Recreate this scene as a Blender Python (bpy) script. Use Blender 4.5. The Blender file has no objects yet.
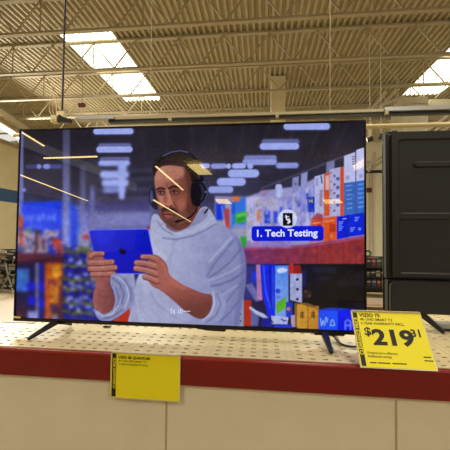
import bpy, bmesh, math, random
import numpy as np
from mathutils import Vector, Matrix
random.seed(7)
R = math.radians
C = bpy.context.scene.collection
scene = bpy.context.scene

# ------------------------------------------------------------------ camera
F = 330.0
EYE = 1.50
rx, ry, rz = -0.0329, 0.1087, 0.0103
t = np.array([-0.236, -0.0031, 1.7833])
cx_, sx_, cy_, sy_, cz_, sz_ = math.cos(rx), math.sin(rx), math.cos(ry), math.sin(ry), math.cos(rz), math.sin(rz)
RM = (np.array([[cz_, -sz_, 0], [sz_, cz_, 0], [0, 0, 1]]) @ np.array([[1, 0, 0], [0, cx_, -sx_], [0, sx_, cx_]])
      @ np.array([[cy_, 0, sy_], [0, 1, 0], [-sy_, 0, cy_]]))
c_tv = -RM.T @ t
ZC = EYE + c_tv[1]                      # height of the television's centre
def tv2w(p): return Vector((p[0], p[2], ZC - p[1]))
def dirw(p): return Vector((p[0], p[2], -p[1]))
CAM = tv2w(c_tv)
right, down, fwd = dirw(RM[0]), dirw(RM[1]), dirw(RM[2])
cd = bpy.data.cameras.new('camera'); cam = bpy.data.objects.new('camera', cd); C.objects.link(cam)
cam.matrix_world = Matrix(((right.x, -down.x, -fwd.x, CAM.x), (right.y, -down.y, -fwd.y, CAM.y),
                           (right.z, -down.z, -fwd.z, CAM.z), (0, 0, 0, 1)))
cd.sensor_width = 36; cd.lens = F / 450 * 36; cd.clip_start = 0.02; cd.clip_end = 200
scene.camera = cam
def ray(u, v): return (right * ((u - 225) / F) + down * ((v - 225) / F) + fwd)
def atY(u, v, Y): r = ray(u, v); return CAM + r * ((Y - CAM.y) / r.y)
def atZ(u, v, Z): r = ray(u, v); return CAM + r * ((Z - CAM.z) / r.z)
def mirror(u, v, Z):                    # where a reflection seen in the screen comes from, at height Z
    r = ray(u, v); p = CAM + r * ((0 - CAM.y) / r.y); d = Vector((r.x, -r.y, r.z))
    return p + d * ((Z - p.z) / d.z)

# ------------------------------------------------------------------ world, lights, exposure
w = bpy.data.worlds.new('world'); scene.world = w; w.use_nodes = True
bg = w.node_tree.nodes['Background']; bg.inputs[0].default_value = (1.0, 0.94, 0.83, 1); bg.inputs[1].default_value = .8
vs = scene.view_settings
vs.view_transform = 'Standard'; vs.look = 'None'; vs.gamma = 1; vs.exposure = 0.0; vs.use_curve_mapping = False
def area(name, loc, sx, sy, power, col=(1, .93, .80), rot=(0, 0, 0)):
    l = bpy.data.lights.new(name, 'AREA'); l.shape = 'RECTANGLE'; l.size = sx; l.size_y = sy
    l.energy = power; l.color = col
    o = bpy.data.objects.new(name, l); C.objects.link(o); o.location = loc; o.rotation_euler = rot; return o
for (lx, ly, pw) in ((-3.5, 0.6, 200), (2.5, 0.6, 200), (-7.5, 3.5, 260), (7.5, 3.5, 260), (-3.0, -6.0, 190), (4.0, -6.0, 190)):
    area('overhead_fill_light', (lx, ly, 6.0), 1.0, 4.0, pw)  # area lights added overhead, out of view, for general brightness
for lx in (-2.6, 2.6): area('far_fill_light', (lx, 7.0, 3.9), 1.6, .5, 200)  # added fill lights, hidden behind the television, to brighten the far hall
area('left_wall_fill_light', (-9.6, 10.5, 5.2), .6, 4.0, 760, rot=(0, R(-60), 0))  # fill light added outside the frame to brighten the left wall

# ------------------------------------------------------------------ materials
def srgb(c):
    c = np.asarray(c, float) / 255.0
    return np.where(c <= 0.04045, c / 12.92, ((c + 0.055) / 1.055) ** 2.4)
def lin(c): return tuple(float(x) for x in srgb(c)) + (1.0,)
def mat(name, col, rough=.6, metal=0., noise=0., nscale=30., bump=0., emit=None, es=1., spec=.5, coat=0.):
    m = bpy.data.materials.new(name); m.use_nodes = True; nt = m.node_tree; b = nt.nodes['Principled BSDF']
    b.inputs['Base Color'].default_value = lin(col); b.inputs['Roughness'].default_value = rough
    b.inputs['Metallic'].default_value = metal; b.inputs['Specular IOR Level'].default_value = spec
    b.inputs['Coat Weight'].default_value = coat
    if noise or bump:
        tc = nt.nodes.new('ShaderNodeTexCoord'); n = nt.nodes.new('ShaderNodeTexNoise')
        n.inputs['Scale'].default_value = nscale; n.inputs['Detail'].default_value = 4
        nt.links.new(tc.outputs['Object'], n.inputs['Vector'])
        if noise:
            rp = nt.nodes.new('ShaderNodeValToRGB'); L = lin(col)
            rp.color_ramp.elements[0].position = .3; rp.color_ramp.elements[1].position = .7
            rp.color_ramp.elements[0].color = tuple(x * (1 - noise) for x in L[:3]) + (1,)
            rp.color_ramp.elements[1].color = tuple(min(1, x * (1 + noise)) for x in L[:3]) + (1,)
            nt.links.new(n.outputs['Fac'], rp.inputs['Fac']); nt.links.new(rp.outputs['Color'], b.inputs['Base Color'])
        if bump:
            bp = nt.nodes.new('ShaderNodeBump'); bp.inputs['Strength'].default_value = bump; bp.inputs['Distance'].default_value = .003
            nt.links.new(n.outputs['Fac'], bp.inputs['Height']); nt.links.new(bp.outputs['Normal'], b.inputs['Normal'])
    if emit is not None:
        b.inputs['Emission Color'].default_value = lin(emit); b.inputs['Emission Strength'].default_value = es
    return m
M = {
 'deck': mat('painted_roof_deck', (186, 174, 144), .55, noise=.08, nscale=1.5),
 'steel': mat('painted_joist_steel', (184, 173, 146), .75, noise=.06, nscale=4),
 'wall': mat('painted_wall', (240, 230, 196), .8, noise=.04, nscale=2),
 'darkwall': mat('far_front_wall', (96, 84, 66), .8),
 'stripe': mat('blue_wall_stripe', (58, 100, 160), .7),
 'floor': mat('polished_concrete', (138, 121, 86), .45, noise=.10, nscale=1.2),
 'shelf': mat('cream_shelf_enamel', (218, 201, 154), .45, noise=.03, nscale=20),
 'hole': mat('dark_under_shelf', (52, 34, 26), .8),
 'holered': mat('red_under_shelf', (150, 44, 30), .8),
 'red': mat('red_enamel', (124, 17, 13), .45, noise=.06, nscale=9),
 'redlip': mat('red_rolled_lip', (136, 30, 22), .32),
 'white': mat('white_panel', (226, 216, 190), .6, noise=.03, nscale=6),
 'black': mat('black_plastic', (17, 17, 19), .42),
 'blackgloss': mat('glossy_black_plastic', (9, 9, 11), .2),
 'tvback': mat('charcoal_stamped_steel', (25, 25, 24), .55, noise=.04, nscale=60, bump=.05),
 'tvplastic': mat('charcoal_textured_plastic', (25, 25, 26), .55, noise=.05, nscale=90, bump=.08),
 'silver': mat('galvanised_steel', (176, 176, 172), .38, metal=.55),
 'rail': mat('tan_painted_rail', (176, 164, 130), .5),
 'cream': mat('cream_painted_pipe', (218, 198, 146), .45),
 'duct': mat('beige_duct', (196, 186, 156), .6, noise=.05, nscale=5),
 'yellow': mat('yellow_sign_paper', (244, 230, 20), .55),
 'ink': mat('black_ink', (22, 20, 12), .6),
 'clear': mat('clear_holder_rim', (214, 202, 160), .2),
 'skylight': mat('lit_skylight_panel', (240, 240, 230), .5, emit=(255, 250, 226), es=2.4),
 'lamp': mat('lit_tube', (255, 250, 240), .5, emit=(255, 244, 214), es=5.0),
 'lampwarm': mat('lit_warm_tube', (255, 230, 170), .5, emit=(255, 222, 150), es=26.),
 'skywarm': mat('lit_warm_skylight', (255, 230, 170), .5, emit=(255, 226, 140), es=17.),
 'grey': mat('grey_plastic', (120, 116, 104), .5),
 'darkred': mat('dark_red_plastic', (104, 22, 18), .4),
 'ivory': mat('ivory_plastic', (214, 200, 150), .5),
 'wood': mat('brown_shelf_board', (120, 86, 54), .6, noise=.1, nscale=8),
}

# ------------------------------------------------------------------ mesh helpers
class MB:
    def __init__(s): s.v = []; s.f = []
    def add(s, vs_, fs): k = len(s.v); s.v += [tuple(p) for p in vs_]; s.f += [tuple(i + k for i in f) for f in fs]; return s
    def box(s, a, b):
        x0, y0, z0 = a; x1, y1, z1 = b
        return s.add([(x0,y0,z0),(x1,y0,z0),(x1,y1,z0),(x0,y1,z0),(x0,y0,z1),(x1,y0,z1),(x1,y1,z1),(x0,y1,z1)],
                     [(0,3,2,1),(4,5,6,7),(0,1,5,4),(1,2,6,5),(2,3,7,6),(3,0,4,7)])
    def obox(s, c, ax, ay, az):         # oriented box: centre and half-axis vectors
        c, ax, ay, az = map(Vector, (c, ax, ay, az)); vs_ = []
        for k in (-1, 1):
            for (i, j) in ((-1,-1),(1,-1),(1,1),(-1,1)): vs_.append(c + ax*i + ay*j + az*k)
        return s.add(vs_, [(0,3,2,1),(4,5,6,7),(0,1,5,4),(1,2,6,5),(2,3,7,6),(3,0,4,7)])
    def bar(s, p, q, wx, wz=None, up=(0, 0, 1)):
        p, q = Vector(p), Vector(q); d = (q - p); L = d.length; d.normalize(); up = Vector(up)
        if abs(d.dot(up)) > .98: up = Vector((0, 1, 0))
        a = d.cross(up).normalized(); b = a.cross(d)
        return s.obox((p + q) / 2, d * L / 2, a * wx / 2, b * (wz or wx) / 2)
    def tube(s, pts, r, n=10):
        pts = [Vector(p) for p in pts]; rs = r if isinstance(r, (list, tuple)) else [r] * len(pts)
        k0 = len(s.v); up = Vector((0, 0, 1))
        for i, p in enumerate(pts):
            d = (pts[min(i+1, len(pts)-1)] - pts[max(i-1, 0)]).normalized()
            u = up if abs(d.dot(up)) < .95 else Vector((1, 0, 0))
            a = d.cross(u).normalized(); b = a.cross(d)
            for j in range(n): th = 2*math.pi*j/n; s.v.append(tuple(p + (a*math.cos(th) + b*math.sin(th)) * rs[i]))
        for i in range(len(pts)-1):
            for j in range(n):
                a0 = k0+i*n+j; a1 = k0+i*n+(j+1) % n; s.f.append((a0, a1, a1+n, a0+n))
        s.f.append(tuple(k0+j for j in range(n))[::-1]); s.f.append(tuple(k0+(len(pts)-1)*n+j for j in range(n)))
        return s
    def prism(s, poly, y0, y1):         # polygon in XZ extruded along Y
        n = len(poly); vs_ = [(x, y0, z) for x, z in poly] + [(x, y1, z) for x, z in poly]
        return s.add(vs_, [tuple(range(n)), tuple(range(2*n-1, n-1, -1))] + [(i, i+n, (i+1) % n+n, (i+1) % n) for i in range(n)])
    def build(s, name, m, parent=None, bevel=0., smooth=False):
        me = bpy.data.meshes.new(name); me.from_pydata(s.v, [], s.f)
        bm = bmesh.new(); bm.from_mesh(me); bmesh.ops.recalc_face_normals(bm, faces=bm.faces)
        if bevel: bmesh.ops.bevel(bm, geom=bm.edges[:], offset=bevel, segments=2, affect='EDGES', clamp_overlap=True)
        bm.to_mesh(me); bm.free()
        if smooth:
            for p in me.polygons: p.use_smooth = True
        if m: me.materials.append(m)
        o = bpy.data.objects.new(name, me); C.objects.link(o)
        if parent: o.parent = parent; o.matrix_parent_inverse = Matrix.Translation(-parent.location)
        return o
def tag(o, label=None, cat=None, group=None, kind=None):
    if label: o['label'] = label
    if cat: o['category'] = cat
    if group: o['group'] = group
    if kind: o['kind'] = kind
    return o
def thing(name, label, cat, loc=(0, 0, 0), group=None):
    o = bpy.data.objects.new(name, None); C.objects.link(o); o.location = loc; o.empty_display_size = .1
    return tag(o, label, cat, group)
def struct(o): o['kind'] = 'structure'; return o
def rrect(x0, z0, x1, z1, r, n=6):
    out = []
    for cx, cz, a in ((x1-r, z0+r, -90), (x1-r, z1-r, 0), (x0+r, z1-r, 90), (x0+r, z0+r, 180)):
        for i in range(n+1): th = R(a + 90*i/n); out.append((cx+r*math.cos(th), cz+r*math.sin(th)))
    return out
def text(name, s, size, m, parent, origin, ex, ez, thick=.0, bold=0., align='LEFT', sx=1.0, space=1.0):
    cu = bpy.data.curves.new(name, 'FONT'); cu.body = s; cu.size = size; cu.extrude = thick; cu.offset = bold*size*.55
    cu.align_x = align; cu.resolution_u = 3; cu.space_character = space
    o = bpy.data.objects.new(name + '_tmp', cu); C.objects.link(o)
    dg = bpy.context.evaluated_depsgraph_get(); me = bpy.data.meshes.new_from_object(o.evaluated_get(dg))
    bpy.data.objects.remove(o)
    ex, ez = Vector(ex).normalized(), Vector(ez).normalized(); n = ex.cross(ez)
    mt = Matrix(((ex.x, ez.x, n.x, origin[0]), (ex.y, ez.y, n.y, origin[1]), (ex.z, ez.z, n.z, origin[2]), (0, 0, 0, 1)))
    me.transform(mt @ Matrix.Diagonal((sx, 1, 1, 1)))
    me.materials.clear(); me.materials.append(m)
    ob = bpy.data.objects.new(name, me); C.objects.link(ob); ob.parent = parent
    ob.matrix_parent_inverse = Matrix.Translation(-parent.location)
    return ob

# ------------------------------------------------------------------ the building
DECK = EYE + 5.5
def wy(depth): return CAM.y + depth
XL, XR, YB, YF = CAM.x - 13.2, CAM.x + 16, wy(19), -32.0
struct(MB().box((XL, YF, -.1), (XR, YB, 0)).build('floor', M['floor']))
# corrugated deck with two lit skylight strips let into it
pitch, amp = .166, .08
def wave(x0, nrib, y0, y1, mb, zoff=0):
    k = len(mb.v); z = DECK + zoff
    prof = []
    for i in range(nrib):
        a = x0 + i*pitch; prof += [(a, z), (a+.055, z), (a+.085, z+amp), (a+.136, z+amp)]
    prof.append((x0+nrib*pitch, z))
    for (x, zz) in prof: mb.v.append((x, y0, zz)); mb.v.append((x, y1, zz))
    for i in range(len(prof)-1): mb.f.append((k+2*i, k+2*i+1, k+2*i+3, k+2*i+2))
SKP = [(atZ(126, 101.5, DECK), atZ(163.5, 101, DECK)), (atZ(400, 95.5, DECK), atZ(440, 94.5, DECK))]
SK = [(p.x-CAM.x, q.x-CAM.x) for p, q in SKP]; SY1 = [SKP[0][0].y, SKP[1][0].y]; SY0 = wy(8.3)
mb = MB(); skm = [MB(), MB()]
x = XL; N = int((XR-XL)/pitch)+1
segs = []
for i in range(N):
    xc = x + (i+.5)*pitch - CAM.x; s = 0
    for k, (a, b) in enumerate(SK):
        if a <= xc <= b: s = k+1
    if segs and segs[-1][0] == s: segs[-1][2] += 1
    else: segs.append([s, x+i*pitch, 1])
for s, xs, n in segs:
    if s == 0: wave(xs, n, YF, YB, mb)
    else:
        wave(xs, n, YF, SY0, mb); wave(xs, n, SY1[s-1], YB, mb); wave(xs, n, SY0, SY1[s-1], skm[s-1])
struct(mb.build('ceiling', M['deck']))
for k in (0, 1):
    win = struct(skm[k].build('window_%d' % (k+1), M['skylight']))
    xs_w = sorted({round(v[0], 4) for v in skm[k].v}); xw = xs_w[0]
    while xw < xs_w[-1]-.05:
        MB().box((xw+.062, SY0, DECK+.0), (xw+.072, SY1[k], DECK+.02)).build('rib_shade_bar', M['deck'], win); xw += pitch  # thin bars added as grey stripes, standing in for shading on the ribs
# walls
mb = MB().box((XL, YB, 0), (XR, YB+.2, DECK)); struct(mb.build('wall_back', M['wall']))
struct(MB().box((XL, YF-.2, 0), (XR, YF, DECK)).build('wall_front', M['darkwall']))
wl = struct(MB().box((XL-.2, YF, 0), (XL, YB, DECK-.9)).build('wall_left', M['wall']))
zs0, zs1 = atY(8, 206, wy(17)).z, atY(8, 194, wy(17)).z
struct(MB().box((XL-.01, YF+6, EYE+1.66), (XL+.02, YB, EYE+2.32)).build('trim_1', M['stripe']))
struct(MB().box((XL-.2, YF+6, DECK-.9), (XL+.12, YB, DECK-.7)).build('trim_2', M['steel']))
# black beam and pale pilasters on the back wall, right of the television
zb = atY(375, 172, YB).z
struct(MB().box((CAM.x+3, YB-.12, zb-.06), (XR, YB-.005, zb+.08)).build('trim_3', M['black']))
for i_, u in enumerate((372.5, 369)):
    p = atY(u, 200, YB-.05); struct(MB().box((p.x-.025, YB-.06, .2), (p.x+.025, YB-.005, zb-.07)).build('trim_%d' % (4+i_), M['duct']))

# roof joists: one object each
words = ['nearest pale steel roof joist, crossing above the first skylight ends', 'second nearest pale steel roof joist under the corrugated deck',
         'third pale steel roof joist, low chord running just under the near edge of the skylights',
         'fourth pale steel roof joist, its zigzag bracing seen just below the far skylight ends',
         'fifth pale steel roof joist, mostly hidden by the suspended rail', 'farthest pale steel roof joist, next to the back wall']
for k, dpt in enumerate((7.0, 8.75, 10.5, 12.25, 14.0, 15.75)):
    Y = wy(dpt); j = thing('roof_joist', words[k], 'joist', (CAM.x, Y, DECK-.85), 'steel roof joists')
    c = MB().box((XL, Y-.06, DECK-.055), (XR, Y+.06, DECK-.004)); c.build('top_chord', M['steel'], j)
    c = MB().box((XL, Y-.055, DECK-.87), (XR, Y+.055, DECK-.82)); c.build('bottom_chord', M['steel'], j)
    wb = MB(); X = XL; st = .62; i = 0
    off = (k*.37) % .62
    while X + st*2 < XR:
        wb.bar((X+off, Y, DECK-.82), (X+st+off, Y, DECK-.055), .032); wb.bar((X+st+off, Y, DECK-.055), (X+2*st+off, Y, DECK-.82), .032)
        if i % 2 == 0: wb.bar((X+st+off, Y+.01, DECK-.055), (X+st+off, Y+.01, DECK-.82), .026)
        X += 2*st; i += 1
    wb.build('web_bracing', M['steel'], j)
# pale column hanging in front of the joists
a = atY(271, 100, wy(11.2)); b = atY(285.5, 100, wy(11.2))
o = MB().box((a.x, wy(11.2), 0), (b.x, wy(11.2)+.45, DECK-.02)).build('roof_column', M['wall'], bevel=.01)
tag(o, 'pale square building column rising behind the television to the roof', 'column')
# girder on the left wall side running into depth
g = MB(); p0 = atZ(-14, 103, DECK-1.0); p1 = atZ(22, 127, DECK-1.0)
d = (p1-p0).normalized(); g.bar(p0 - d*3, p1 + d*1.2, .16, .22)
tag(g.build('roof_girder', M['steel']), 'cream slanting roof girder above the white tube light at far left', 'girder')
# diagonal braces far left
g = MB(); g.bar(atY(-2, 143, wy(16.5)), atY(14, 163, wy(16.5)), .1); g.bar(atY(14, 158, wy(16.5)), atY(14, 141, wy(16.5)), .35, .1)
tag(g.build('wall_brace', M['steel']), 'cream diagonal wall brace left of the television, above the blue stripe', 'brace')

# linear tube light at far left
def strip_light(p, q, wd, m, label, name='tube_light', grp=None):
    p, q = Vector(p), Vector(q); o = thing(name, label, 'light', (p+q)/2, grp)
    MB().bar(p, q, wd, wd*.55).build('tube', m, o)
    up = Vector((0, 0, wd*.5)); MB().bar(p+up, q+up, wd*1.25, wd*.4).build('housing', M['white'], o)
    return o
p = atZ(-16, 116, EYE+3.4); q = atZ(21, 138.5, EYE+3.4)
strip_light(p, q, .13, M['lamp'], 'bright white tube light running into the distance at far left')
# lights behind the photographer that mirror in the screen
def mirrored(u0, v0, u1, v1, h, wd, label):
    strip_light(mirror(u0, v0, EYE+h), mirror(u1, v1, EYE+h), wd, M['lampwarm'], label)
mirrored(22, 132.5, 44, 146, 3.0, .045, 'warm tube light mirrored at the top left corner of the screen')
mirrored(44, 158.2, 97, 156.6, 2.6, .06, 'warm tube light mirrored as a level line left of the white ceiling lights')
mirrored(19, 174.5, 88, 201, 2.2, .045, 'long warm tube light mirrored across the grey post in the screen')
mirrored(156, 166.5, 183, 190, 2.2, .05, 'warm tube light mirrored across the forehead in the screen')
mirrored(153.5, 200, 191, 222, 1.3, .05, 'warm tube light mirrored across the mouth in the screen')
def mirrored_panel(pts, h, n, label):
    P = [mirror(u, v, EYE+h) for u, v in pts]; c = sum(P, Vector())/4; o = thing('skylight_panel', label, 'skylight', c)
    mb = MB(); P = [Vector(x) for x in P]
    for i in range(n):
        a, b = i/n, (i+.5)/n
        A, B = P[0].lerp(P[1], a), P[0].lerp(P[1], b); D, E2 = P[3].lerp(P[2], a), P[3].lerp(P[2], b); up = Vector((0, 0, .03))
        mb.add([A, B, E2, D, A+up, B+up, E2+up, D+up], [(0,1,2,3),(4,5,6,7),(0,1,5,4),(1,2,6,5),(2,3,7,6),(3,0,4,7)])
    mb.build('lit_rib', M['skywarm'], o)
mirrored_panel([(187, 164.8), (201, 164), (213, 174.5), (199, 175)], 5.3, 7, 'ribbed warm skylight mirrored beside the headphones in the screen')
mirrored_panel([(215, 199.5), (228, 199.5), (233, 204), (219, 204)], 2.4, 7, 'ribbed warm panel light mirrored right of the hood in the screen')
mirrored_panel([(323, 200), (340, 199.5), (344, 203), (326, 204)], 2.4, 7, 'ribbed warm panel light mirrored over the orange carton in the screen')
mirrored_panel([(353, 166), (364.5, 158.5), (364.5, 167), (355, 170.5)], 5.3, 7, 'ribbed warm skylight mirrored at the right edge of the screen')

# ------------------------------------------------------------------ suspended rail above the television
YR = wy(4.3)
rail = thing('suspended_rail', 'long level ceiling-hung rail with black underside just above the television', 'rail', (CAM.x, YR, atY(250, 114, YR).z))
zt = atY(300, 112.3, YR).z; zm = atY(300, 115.2, YR).z; zbm = atY(300, 117.8, YR).z
xs = [atY(u, 115, YR).x for u in (60, 78, 116, 383, 700)]
MB().box((xs[2], YR-.04, zm), (xs[3], YR+.06, zt)).build('channel', M['rail'], rail, bevel=.004)
tag(MB().box((xs[1], YR-.06, zm+.005), (xs[2]-.002, YR+.05, zt+.012)).build('end_channel', M['silver'], rail, bevel=.004), 'silver end channel')
tag(MB().box((xs[3]+.002, YR-.06, zm), (xs[4], YR+.05, zt+.014)).build('end_channel', M['silver'], rail, bevel=.004), 'silver end channel')
MB().box((xs[2]-.1, YR-.02, zbm), (xs[4], YR+.05, zm-.001)).build('track', M['black'], rail)
for u in (171, 277, 385): x = atY(u, 115, YR).x; MB().box((x-.02, YR-.065, zbm-.006), (x+.02, YR-.021, zm+.012)).build('joint_clip', M['rail'], rail)
for u in (150, 330, 460): x = atY(u, 115, YR).x; MB().tube([(x, YR, zt), (x, YR, DECK)], .004, 6).build('hanger_wire', M['rail'], rail)
pz = atY(200, 122.2, YR-.1).z
o = MB().tube([(atY(4, 122, YR).x, YR+.2, pz-.012), (atY(700, 122, YR).x, YR+.2, pz-.012)], .03, 12).build('cream_pipe', M['cream'], smooth=True)
tag(o, 'thin cream pipe running level just above the top edge of the television', 'pipe')
# hanging pole with device, left
px_ = atY(62.5, 100, YR+.1)
hp = thing('ceiling_pole', 'thin dark pole hanging from the ceiling above the upper left of the television', 'pole', (px_.x, YR+.1, atY(62, 113, YR+.1).z))
MB().tube([(px_.x, YR+.1, DECK), (px_.x, YR+.1, atY(62, 112, YR+.1).z)], .014, 8).build('rod', M['black'], hp)
z1 = atY(62, 112, YR+.1).z; MB().box((px_.x-.07, YR+.06, z1-.1), (px_.x+.05, YR+.14, z1)).build('bracket', M['ivory'], hp, bevel=.006)
a = atY(54.5, 124.5, YR); b = atY(60.5, 117.5, YR)
dv = thing('beam_sensor', 'small ivory sensor box with black bracket at the left end of the rail', 'sensor', (a.x, YR, a.z))
MB().box((a.x, YR-.1, a.z), (b.x, YR, b.z)).build('housing', M['ivory'], dv, bevel=.006)
c = Vector(((a.x+b.x)/2, YR-.1, (a.z+b.z)/2)); MB().tube([c, c-Vector((0, .012, 0))], .022, 14).build('lens', M['clear'], dv)
a2 = atY(61, 123.5, YR); b2 = atY(67, 116.5, YR)
MB().prism([(a2.x, a2.z), (atY(73, 124, YR).x, atY(73, 124, YR).z), (atY(73, 120.5, YR).x, atY(73, 120.5, YR).z), (b2.x, atY(66, 119, YR).z), (atY(63, 116.5, YR).x, b2.z), (a2.x, b2.z)], YR-.08, YR-.01).build('bracket', M['black'], dv, bevel=.004)
# coil of wire on the pole
cc = atY(56.5, 99, YR+.1); ring = []
for i in range(25): th = 2*math.pi*i/24; ring.append((cc.x+.045*math.cos(th), YR+.1, cc.z+.045*math.sin(th)))
mb = MB().tube(ring, .005, 6)
for k in range(4):
    x = atY(50+k*2.2, 100, YR+.1).x; mb.tube([(x, YR+.12, atY(50, 88+k*2, YR).z), (x+.02*(k-1), YR+.12, atY(50, 108, YR).z), (cc.x+.01*k, YR+.1, atY(55, 118, YR).z)], .004, 6)
mb.tube([(cc.x, YR+.1, cc.z-.045), (cc.x+.01, YR+.1, atY(57, 118, YR).z)], .004, 6)
tag(mb.build('cable_coil', M['cream']), 'looped coil of pale cable hanging beside the thin dark pole', 'cable')
# red exit box
q = atY(82, 105.5, wy(9.5)); o = MB().box((q.x-.11, q.y-.05, q.z-.05), (q.x+.1, q.y+.05, q.z+.07)).build('exit_box', M['darkred'], bevel=.01)
tag(o, 'tiny dark red box hanging from the roof left of the left skylight', 'box')
mb = MB(); mb.tube([(q.x, q.y, q.z+.07), (q.x, q.y, DECK)], .01, 6); mb.build('hanger', M['grey'], o)

# ducts and fittings upper right
def slab(name, u0, v0, u1, v1, dep, th, m, label, cat, bevel=.01):
    Y = wy(dep); a = atY(u0, v1, Y); b = atY(u1, v0, Y)
    o = tag(MB().box((a.x, Y, a.z), (b.x, Y+th, b.z)).build(name, m, bevel=bevel), label, cat)
    for x in (a.x+.06, b.x-.06): MB().box((x-.015, Y+th*.5, b.z-.01), (x+.015, Y+th*.5+.02, DECK)).build('hanger_strap', m, o)
    return o
du = slab('air_duct', 402, 96.5, 428, 136, 11, .9, M['duct'], 'large beige air duct behind the silver rail, below the right skylight', 'duct')
Y = wy(11); mb = MB()
for v in (103.5,): a = atY(401.6, v+.5, Y); b = atY(428.4, v-.3, Y); mb.box((a.x, Y-.03, a.z), (b.x, Y-.001, b.z))
mb.build('seam', M['duct'], du)
slab('air_duct', 428.5, 98, 470, 112, 12.5, .9, M['duct'], 'wide beige duct to the right of the seamed duct, above the rail', 'duct')
slab('air_duct', 372, 119.5, 401, 138, 12.5, .6, M['duct'], 'pale duct box seen between the television and the black television back', 'duct')
def strut(name, segs_, dep, wd, label, m=None):
    Y = wy(dep); o = thing(name, label, 'brace', atY(segs_[0][0], segs_[0][1], Y))
    for k, (u0, v0, u1, v1) in enumerate(segs_): MB().bar(atY(u0, v0, Y+.04*k), atY(u1, v1, Y+.04*k), wd).build('strut', m or M['steel'], o)
    return o
strut('roof_brace', [(370, 111, 386, 92), (377, 111, 396, 91), (371, 110, 405, 96)], 9.5, .07, 'crossing pale roof struts left of the right skylight')
strut('roof_brace', [(428, 130, 447, 116), (434, 131, 453, 119), (440, 131, 460, 122)], 12, .09, 'parallel pale diagonal struts just above the black television back')
strut('roof_brace', [(366, 167, 385, 155), (366, 162, 374, 163), (374, 152, 374, 168), (368, 171, 384, 160)], 15, .12, 'small pale strut cluster in the gap right of the television')
strut('roof_brace', [(366, 116, 366.2, 136), (372, 138, 383, 138)], 12, .08, 'thin pale bracket in the gap behind the two black spotlights')
def spot(u, v, label, tilt):
    Y = wy(7.0); c = atY(u, v, Y); o = thing('spotlight', label, 'light', c, 'black spotlights in the gap')
    ax = Vector((math.cos(tilt), -.2, math.sin(tilt))).normalized()
    MB().tube([c-ax*.055, c+ax*.03, c+ax*.055], [.045, .05, .056], 14).build('lamp_head', M['black'], o)
    MB().tube([c, c+Vector((0, .0, .1)), (c.x, c.y, DECK-.02)], .008, 6).build('stem', M['rail'], o)
spot(369.8, 139.3, 'black spotlight hanging close to the right edge of the television', .3)
spot(381, 137, 'black spotlight hanging close to the left edge of the black television back', 1.3)
q = atY(369.5, 190, YB-.1); tag(MB().box((q.x-.12, YB-.12, q.z-.13), (q.x+.12, YB-.01, q.z+.13)).build('alarm_box', M['darkred'], bevel=.01), 'small red alarm box high on the back wall', 'box')

# ------------------------------------------------------------------ far merchandise (left gap and right gap)
cols = {'n': (24, 24, 27), 'g': (62, 60, 54), 't': (120, 100, 74), 'r': (96, 30, 26), 'b': (34, 46, 84), 'w': (128, 122, 106), 'e': (40, 92, 50)}
CM = {k: mat('carton_' + k, v, .7, noise=.08, nscale=12) for k, v in cols.items()}
def rack(name, x0, x1, Y, levels, label, dp=.5, h=None):
    o = thing(name, label, 'rack', ((x0+x1)/2, Y, 0)); h = h or levels[-1]+.1
    for (x, y) in ((x0, Y), (x1, Y), (x0, Y+dp), (x1, Y+dp)): MB().box((x-.02, y-.02, 0), (x+.02, y+.02, h)).build('post', M['black'], o)
    for z in levels: MB().box((x0, Y, z-.015), (x1, Y+dp, z+.015)).build('shelf_board', M['black'], o)
    MB().box((x0, Y+dp+.02, .05), (x1, Y+dp+.035, h)).build('back_panel', M['black'], o)
    return o
# left gap
a = atY(-14, 300, wy(8.2)); b = atY(28, 300, wy(8.2))
rack('merchandise_rack', a.x, b.x, wy(8.2), [.12, .5, .8], 'dark low rack of equipment left of the television, far across the floor', .5, 1.06)
r2 = random.Random(3)
spots_ = []
x = a.x+.06; i = 0
kinds = 'tgntwgntrtgbn'
desc = {'n': 'black', 'g': 'grey', 't': 'tan', 'r': 'red', 'b': 'blue', 'w': 'whitish', 'e': 'green'}
cnt = {}
def carton(x0, x1, y0, y1, z0, z1, k, where, grp):
    o = MB().box((x0, y0, z0), (x1, y1, z1)).build('carton', CM[k], bevel=.006)
    MB().box((x0+.01, y0-.004, z0+(z1-z0)*.55), (x1-.01, y0-.001, z0+(z1-z0)*.75)).build('printed_band', CM['w' if k in 'nbrge' else 'g'], o)
    tag(o, '%s carton, %s' % (desc[k], where.replace('far left end of', 'left end of')), 'carton', grp)
for lv, (z, zh, nm) in enumerate(((.135, .3, 'bottom'), (.515, .22, 'middle'), (.815, .24, 'top'))):
    x = a.x+.05; i = 0
    ks = ['gtnwt', 'tgwnr', 'wtntg'][lv]
    while x < b.x-.2 and i < 5:
        wdt = .14+.1*r2.random(); hh = zh*(.7+.3*r2.random())
        pos = ['far left end', 'second from left', 'middle', 'second from right', 'right end'][i]
        carton(x, min(x+wdt, b.x-.04), wy(8.2)+.06, wy(8.2)+.4, z+.001, z+hh, ks[i], '%s of the %s shelf on the low rack at far left' % (pos, nm), 'cartons on the far left rack')
        x += wdt+.03; i += 1
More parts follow.
